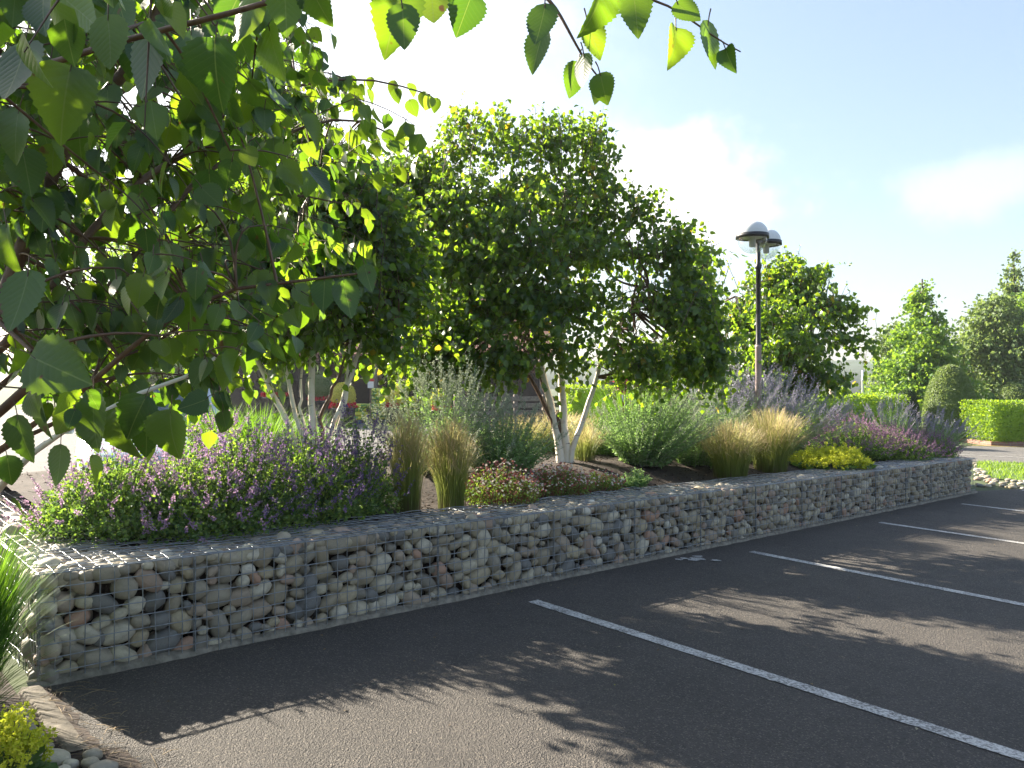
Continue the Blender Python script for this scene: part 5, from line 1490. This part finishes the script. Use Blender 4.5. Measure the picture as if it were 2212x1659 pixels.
# front gable wing on the left
gx0, gx1 = wp(470, 0, bY - 3)[0], wp(640, 0, bY - 3)[0]
mb = MB()
V = []
for y in (bY - 3.2, bY + 3):
    V += [(gx0 - .3, y, zE - .05), ((gx0 + gx1) / 2, y, zE + 2.0), (gx1 + .3, y, zE - .05), (gx0 - .3, y, zE + .08), ((gx0 + gx1) / 2, y, zE + 2.15), (gx1 + .3, y, zE + .08)]
mb.add(np.array(V), [[0, 1, 7, 6], [1, 2, 8, 7], [3, 9, 10, 4], [4, 10, 11, 5], [0, 3, 4, 1], [1, 4, 5, 2], [0, 6, 9, 3], [2, 5, 11, 8]])
mb.build('porch_roof', M_tile, bld)
mb = MB(); mb.add(np.array([(gx0, bY - 2.9, z0), (gx1, bY - 2.9, z0), (gx1, bY - 2.9, zE), ((gx0 + gx1) / 2, bY - 2.9, zE + 1.9), (gx0, bY - 2.9, zE)]), [[0, 1, 2, 3, 4]])
mb.box(((gx0 + gx1) / 2, bY - .6, (z0 + zE) / 2 - .1), (gx1 - gx0, 4.4, zE - z0 - .2)); mb.build('porch_wall', M_timberdark, bld)
mb = MB(); mb.box(((bL + bR) / 2, bY - .66, zE + .02), (bR - bL + .5, .05, .24)); mb.build('fascia', M_fascia, bld)
for px in (700, 813, 905, 1000, 1090, 1170):
    x = wp(px, 0, bY)[0]
    pm = MB(); pm.bbox((x, bY - .3, (G(x) + zE) / 2), (.2, .2, zE - G(x)), None, .015); pm.build('post', M_timber, bld)
for px in (760, 860, 950, 1045, 1130):
    x = wp(px, 0, bY + 2)[0]; zc = G(x) + 1.15
    wf = MB(); wf.box((x, bY + 2.17, zc), (1.5, .08, 1.9)); w_ = wf.build('window', M_fascia, bld)
    gl_ = MB(); gl_.box((x, bY + 2.12, zc), (1.36, .04, 1.74)); go = gl_.build('pane', M_glassd, None)
    go.parent = w_
# potted topiary
M_pot = simple('dark_glazed_pot', (.035, .033, .035), .35, 0, .2, 5)
M_potsoil = M_soil_and_gapshade
def pot_thing(label, px, py_base, Y, dia_px, py_top, gold=True):
    b = wp(px, py_base, Y); b[2] = G(b[0]) + .006
    root = thing('potted_topiary', label, 'potted plant', b, 'potted topiary with red flowers')
    r = dia_px / 2 * Y / FPX; H = wp(px, py_top, Y)[2] - b[2]; hp = H * .44
    mb = MB(); mb.lathe(b, [(0, 0), (r * .66, 0), (r * .72, .03), (r * .92, hp * .65), (r * .98, hp * .9), (r * 1.05, hp * .92), (r * 1.05, hp), (r * .93, hp), (r * .9, hp * .94), (0, hp * .94)], 26); mb.build('pot', M_pot, root)
    rb = H * .30; c = b + (0, 0, H - rb)
    mb = MB(); n = 2600; d = rdir(n)
    sph = ROCK_LO[0]; mb.add(sph[0] * rb * .85 + c, sph[1], 0, .1, None, True)
    leafy_surface(mb, c + d * np.array((.88, .88, 1.05)) * rb, d, .055, jit=.3)
    mb.tubes(np.array([b + (0, 0, hp * .9), c]), np.array([.03, .03]), 6, 1)
    mb.build('topiary_ball', [M_yellowtop if gold else M_topiary, M_bark], root)
    mb = MB(); n = 620; a = rng.uniform(0, 6.28, n); rr = r * rng.uniform(.55, 1.1, n)
    q = b + np.stack([np.cos(a) * rr, np.sin(a) * rr, hp + rng.uniform(-.02, .14, n)], 1)
    mb.leaves(LEAF_LOW, q, unit(rdir(n) + UP), rdir(n), .085, 0, None, False, 1.2); n = 250; a = rng.uniform(0, 6.28, n); rr = r * rng.uniform(.5, 1.0, n)
    q = b + np.stack([np.cos(a) * rr, np.sin(a) * rr, hp + rng.uniform(-.02, .05, n)], 1)
    mb.leaves(LEAF_LOW, q, unit(rdir(n) + UP), rdir(n), .085, 1)
    mb.build('red_flowers', [M_redfl, M_hedge], root)
pot_thing('large dark pot with golden clipped ball and red flowers beside the left birch', 742, 918, 27.3, 52, 829)
pot_thing('dark pot of golden topiary and red flowers left of the stacked bags', 690, 905, 29.5, 46, 805, False)
pot_thing('dark pot of golden topiary left of the white birch stems, farthest left', 598, 905, 29.5, 60, 790, False)
pot_thing('pot with yellow bush and red flowers in front of the stacked bags', 855, 903, 29.0, 42, 832)
pot_thing('pot with yellow ball and red flowers by the timber fence', 952, 905, 29.0, 40, 842)
# stacked sacks on pallets
def sack_mat():
    m, n, l, out = mat_new('printed_sack')
    tc = n.new('ShaderNodeTexCoord'); nz = noise_tex(n, l, 6, 3, .5, tc.outputs['Object'])
    r = ramp(n, [(0, (.50, .50, .03)), (.47, (.45, .50, .03)), (.5, (.06, .22, .03)), (.6, (.10, .30, .04)), (.63, (.60, .58, .08))], 'CONSTANT'); l.new(nz.outputs['Fac'], r.inputs[0])
    p = n.new('ShaderNodeBsdfPrincipled'); p.inputs['Roughness'].default_value = .35; l.new(r.outputs[0], p.inputs['Base Color'])
    l.new(p.outputs[0], out.inputs['Surface'])
    return m
M_sack = sack_mat()
M_pallet = simple('blue_pallet', (.05, .09, .22), .7, var=.2)
M_shrink = simple('sack_wrap', (.5, .5, .3), .3)
def sacks(label, px, Y, w, rows, cols, name='sack_stack'):
    b = wp(px, 0, Y); b[2] = G(b[0])
    root = thing(name, label, 'sack stack', b, 'stacks of garden sacks')
    mb = MB()
    for k in range(5): mb.box(b + np.array(((k - 2) * w / 4.2, 0, .10)), (.10, 1.0, .10))
    for y in (-.45, 0, .45): mb.box(b + np.array((0, y, .022)), (w, .10, .044))
    mb.build('pallet', M_pallet, root)
    for i in range(rows):
        for j in range(cols):
            s = MB(); x = (j - (cols - 1) / 2) * w / cols + random.gauss(0, .015)
            V, F = ROCK_LO[random.randrange(8)]
            Q = np.sign(V) * np.abs(V) ** .55
            s.add(Q * np.array((w / cols * .48, .46, .085)) + b + np.array((x, random.gauss(0, .02), .235 + i * .145)), F, 0, .5, None, True)
            s.build('sack', M_sack, root)
    return root
sacks('low stack of yellow green garden sacks beside the largest pot', 800, 29.6, 1.3, 4, 2)
sacks('tall stack of yellow green garden sacks behind the low one', 838, 31.0, 1.3, 8, 2)
sacks('stack of garden sacks right of the yellow bush pot', 905, 30.6, 1.2, 6, 2)
# small price sign
b = wp(801, 880, 29.2); b[2] = G(b[0])
sg = thing('sign', 'small white sign with red top standing over the sacks', 'sign', b)
zs = wp(0, 830, 29.2)[2]
mb = MB(); mb.tubes(np.array([b, (b[0], b[1], zs - .15)]), np.array([.02, .02]), 8); mb.build('stake', M_timber, sg)
mb = MB(); mb.bbox((b[0], b[1] - .03, zs - .02), (.22, .02, .24), None, .004); mb.build('card', M_white, sg)
mb = MB(); mb.bbox((b[0], b[1] - .03, zs + .155), (.26, .024, .10), None, .004); mb.build('red_header', simple('red_card', (.5, .05, .05), .5), sg)

# post and rail fence
fa, fb = wp(985, 0, 24.5), wp(1235, 0, 26.0)
fc = (fa + fb) / 2; fc[2] = G(fc[0])
fn = thing('timber_fence', 'weathered grey timber rail fence seen under the birch crowns', 'fence', fc)
u = unit((fb - fa)[:2]); Lf = np.linalg.norm((fb - fa)[:2]); axf = np.array(((u[0], u[1], 0), (-u[1], u[0], 0), (0, 0, 1)))
npst = 5
for k in range(npst):
    x, y = (fa + (fb - fa) * k / (npst - 1))[:2]
    m_ = MB(); m_.bbox((x, y, G(x) + .65), (.13, .11, 1.3), axf, .012); m_.build('post', M_timber, fn)
for zz in (.25, .48, .71, .94, 1.15):
    m_ = MB(); m_.bbox((fc[0] - .05 * u[1], fc[1] - .07, G(fc[0]) + zz), (Lf, .03, .15), axf, .006); m_.build('rail', M_timber, fn)

# cars
def car_paint(name, col):
    m, n, l, out = mat_new(name)
    p = n.new('ShaderNodeBsdfPrincipled'); nz = noise_tex(n, l, 3, 4)
    l.new(mixc(n, l, col, tuple(c * .85 for c in col), nz.outputs['Fac']), p.inputs['Base Color'])
    p.inputs['Metallic'].default_value = .3; p.inputs['Roughness'].default_value = .3; p.inputs['Coat Weight'].default_value = .8
    l.new(p.outputs[0], out.inputs['Surface'])
    return m
M_tyre = simple('tyre_rubber', (.02, .02, .02), .85)
M_alloy = simple('alloy_rim', (.5, .5, .52), .35, .8)
M_lampc = simple('headlamp_lens', (.75, .78, .8), .1)
M_lampr = simple('tail_lamp_lens', (.45, .02, .02), .2)
M_screen = simple('tinted_glass', (.10, .13, .15), .05, 0, .1, 2)
def car(name, label, loc, yaw, paint, L=4.1, W=1.75, H=1.46, tall=False):
    loc = np.array((loc[0], loc[1], G(loc[0]) + .006))
    root = thing(name, label, 'car', loc)
    ca, sa = math.cos(yaw), math.sin(yaw); ax = np.array(((ca, sa, 0), (-sa, ca, 0), (0, 0, 1)))
    T = lambda V: np.asarray(V, float) @ ax + loc
    # lower body lofted from sections along x (front at +x)
    if tall: prof = [(-.5, .38, .95, .86), (-.49, .30, 1.0, .95), (-.30, .28, 1.02, 1), (0, .28, 1.03, 1), (.22, .28, 1.03, 1), (.30, .28, 1.02, .99), (.47, .30, .96, .95), (.5, .40, .85, .86)]
    else: prof = [(-.5, .34, .78, .84), (-.48, .24, .88, .94), (-.30, .20, .92, 1), (0, .20, .92, 1), (.18, .20, .92, 1), (.30, .22, .86, .98), (.45, .24, .76, .93), (.5, .36, .62, .84)]
    V = []
    for x, zb, zt, ww in prof:
        w = W / 2 * ww
        V += [(x * L, -w * .93, zb), (x * L, -w, zb + .12), (x * L, -w, (zb + zt) / 2), (x * L, -w * .94, zt - .03), (x * L, -w * .80, zt), (x * L, w * .80, zt), (x * L, w * .94, zt - .03), (x * L, w, (zb + zt) / 2), (x * L, w, zb + .12), (x * L, w * .93, zb)]
    k = 10; F = [[i * k + j, i * k + (j + 1) % k, (i + 1) * k + (j + 1) % k, (i + 1) * k + j] for i in range(len(prof) - 1) for j in range(k)]
    mb = MB(); mb.add(T(V), F, 0, .5, None, True)
    mb.f.append((np.array([list(range(k))]) , 0, False)); mb.f.append((np.array([[ (len(prof) - 1) * k + j for j in range(k)]]), 0, False))
    zt0 = (1.0 if tall else .90)
    x0, x1, x2, x3 = (-.48, -.44, .10, .24) if tall else (-.46, -.34, .06, .24)
    w1, w2 = W / 2 * .93, W / 2 * .78
    cab = [(x0 * L, -w1, zt0), (x3 * L, -w1, zt0), (x2 * L, -w2, H), (x1 * L, -w2, H), (x0 * L, w1, zt0), (x3 * L, w1, zt0), (x2 * L, w2, H), (x1 * L, w2, H)]
    mb.add(T(cab), [[0, 1, 2, 3], [7, 6, 5, 4], [3, 2, 6, 7], [1, 5, 6, 2], [0, 3, 7, 4]])
    mb.build('body', paint, root)
    def quad_in(a, b, c, d, push, m=.10):
        a, b, c, d = map(np.array, (a, b, c, d)); ce = (a + b + c + d) / 4
        n_ = unit(np.cross(b - a, d - a)); 
        if n_ @ (ce - np.array((-.1 * L, 0, 1.0))) < 0: n_ = -n_
        Q = [p + (ce - p) * m + n_ * push for p in (a, b, c, d)]
        return Q
    def win(nm, q):
        g = MB(); g.add(T(q), [[0, 1, 2, 3]]); g.build(nm, M_screen, root)
    win('windscreen', quad_in(cab[1], cab[5], cab[6], cab[2], .006, .09))
    win('rear_window', quad_in(cab[0], cab[4], cab[7], cab[3], .006, .12))
    for (i0, i1, i2, i3) in ((0, 1, 2, 3), (4, 5, 6, 7)):
        A, B_, C_, D_ = map(np.array, (cab[i0], cab[i1], cab[i2], cab[i3]))
        m1, m2 = A + (B_ - A) * .52, D_ + (C_ - D_) * .48
        win('side_window', quad_in(A, m1, m2, D_, .006, .13)); win('side_window', quad_in(m1, B_, C_, m2, .006, .13))
    for sx in (-.31, .31):
        for sy in (-1, 1):
            c = T([(sx * L, sy * (W / 2 - .09), .32)])[0]
            wh = MB(); nn = ax[1] * sy
            an = np.arange(22) / 22 * 6.283
            rings = [(.20, .0), (.20, .09), (.30, .10), (.325, .06), (.325, -.06), (.30, -.10)]
            VV = np.array([c + ax[0] * math.cos(a) * r + UP * math.sin(a) * r + nn * d for r, d in rings for a in an])
            wh.add(VV, [[j * 22 + i, j * 22 + (i + 1) % 22, (j + 1) * 22 + (i + 1) % 22, (j + 1) * 22 + i] for j in range(5) for i in range(22)], 0, .5, None, True)
            wo = wh.build('wheel', M_tyre, root)
            rm = MB()
            for s5 in range(5):
                a = s5 / 5 * 6.283
                e = ax[0] * math.cos(a) + UP * math.sin(a); t_ = -ax[0] * math.sin(a) + UP * math.cos(a)
                rm.box(c + e * .1 + nn * .075, (.2, .05, .03), np.array((e, t_, nn)))
            ro = rm.build('rim', M_alloy, None); ro.parent = wo
    for sy in (-1, 1):
        hl = MB(); zh = .78 if tall else .62
        hl.bbox(T([(L * .475, sy * W * .33, zh)])[0], (.12, .30, .13), ax, .02); hl.build('headlight', M_lampc, root)
        tl = MB(); tl.bbox(T([(-L * .488, sy * W * .38, zh + .12)])[0], (.08, .16, .24), ax, .02); tl.build('tail_light', M_lampr, root)
        mr = MB(); mr.bbox(T([(L * .17, sy * (W / 2 + .07), zt0 + .06)])[0], (.10, .16, .12), ax, .02); mr.build('wing_mirror', paint, root)
    gr = MB(); gr.bbox(T([(L * .487, 0, .48)])[0], (.06, W * .5, .16), ax, .015); gr.build('grille', M_dark, root)
    return root
cl = wp(310, 900, 10.2)
car('parked_car', 'pale silver blue car half hidden behind the foreground birch leaves', (cl[0], 10.4), rad(-62), car_paint('silver_blue_paint', (.50, .56, .62)))
cr_ = wp(1400, 840, 30)
car('parked_car', 'red tall car parked under the dark red tree', (cr_[0], 30.5), rad(-70), car_paint('red_paint', (.36, .03, .03)), 4.4, 1.85, 1.88, True)
cr_ = wp(1345, 840, 33)
car('parked_car', 'grey car with bright windscreen left of the red car', (cr_[0], 33), rad(-75), car_paint('grey_paint', (.35, .37, .40)), 4.3, 1.8, 1.62)

# ------------------------------------------------------------------ air
m, n, l, out = mat_new('pale_air')
pv = n.new('ShaderNodeVolumePrincipled'); pv.inputs['Density'].default_value = .0005
pv.inputs['Color'].default_value = (.92, .95, 1.0, 1); pv.inputs['Anisotropy'].default_value = .45
l.new(pv.outputs[0], out.inputs['Volume'])
mb = MB(); mb.box((0, 240, 5), (860, 580, 44)); tag(mb.build('haze', m), kind='stuff')
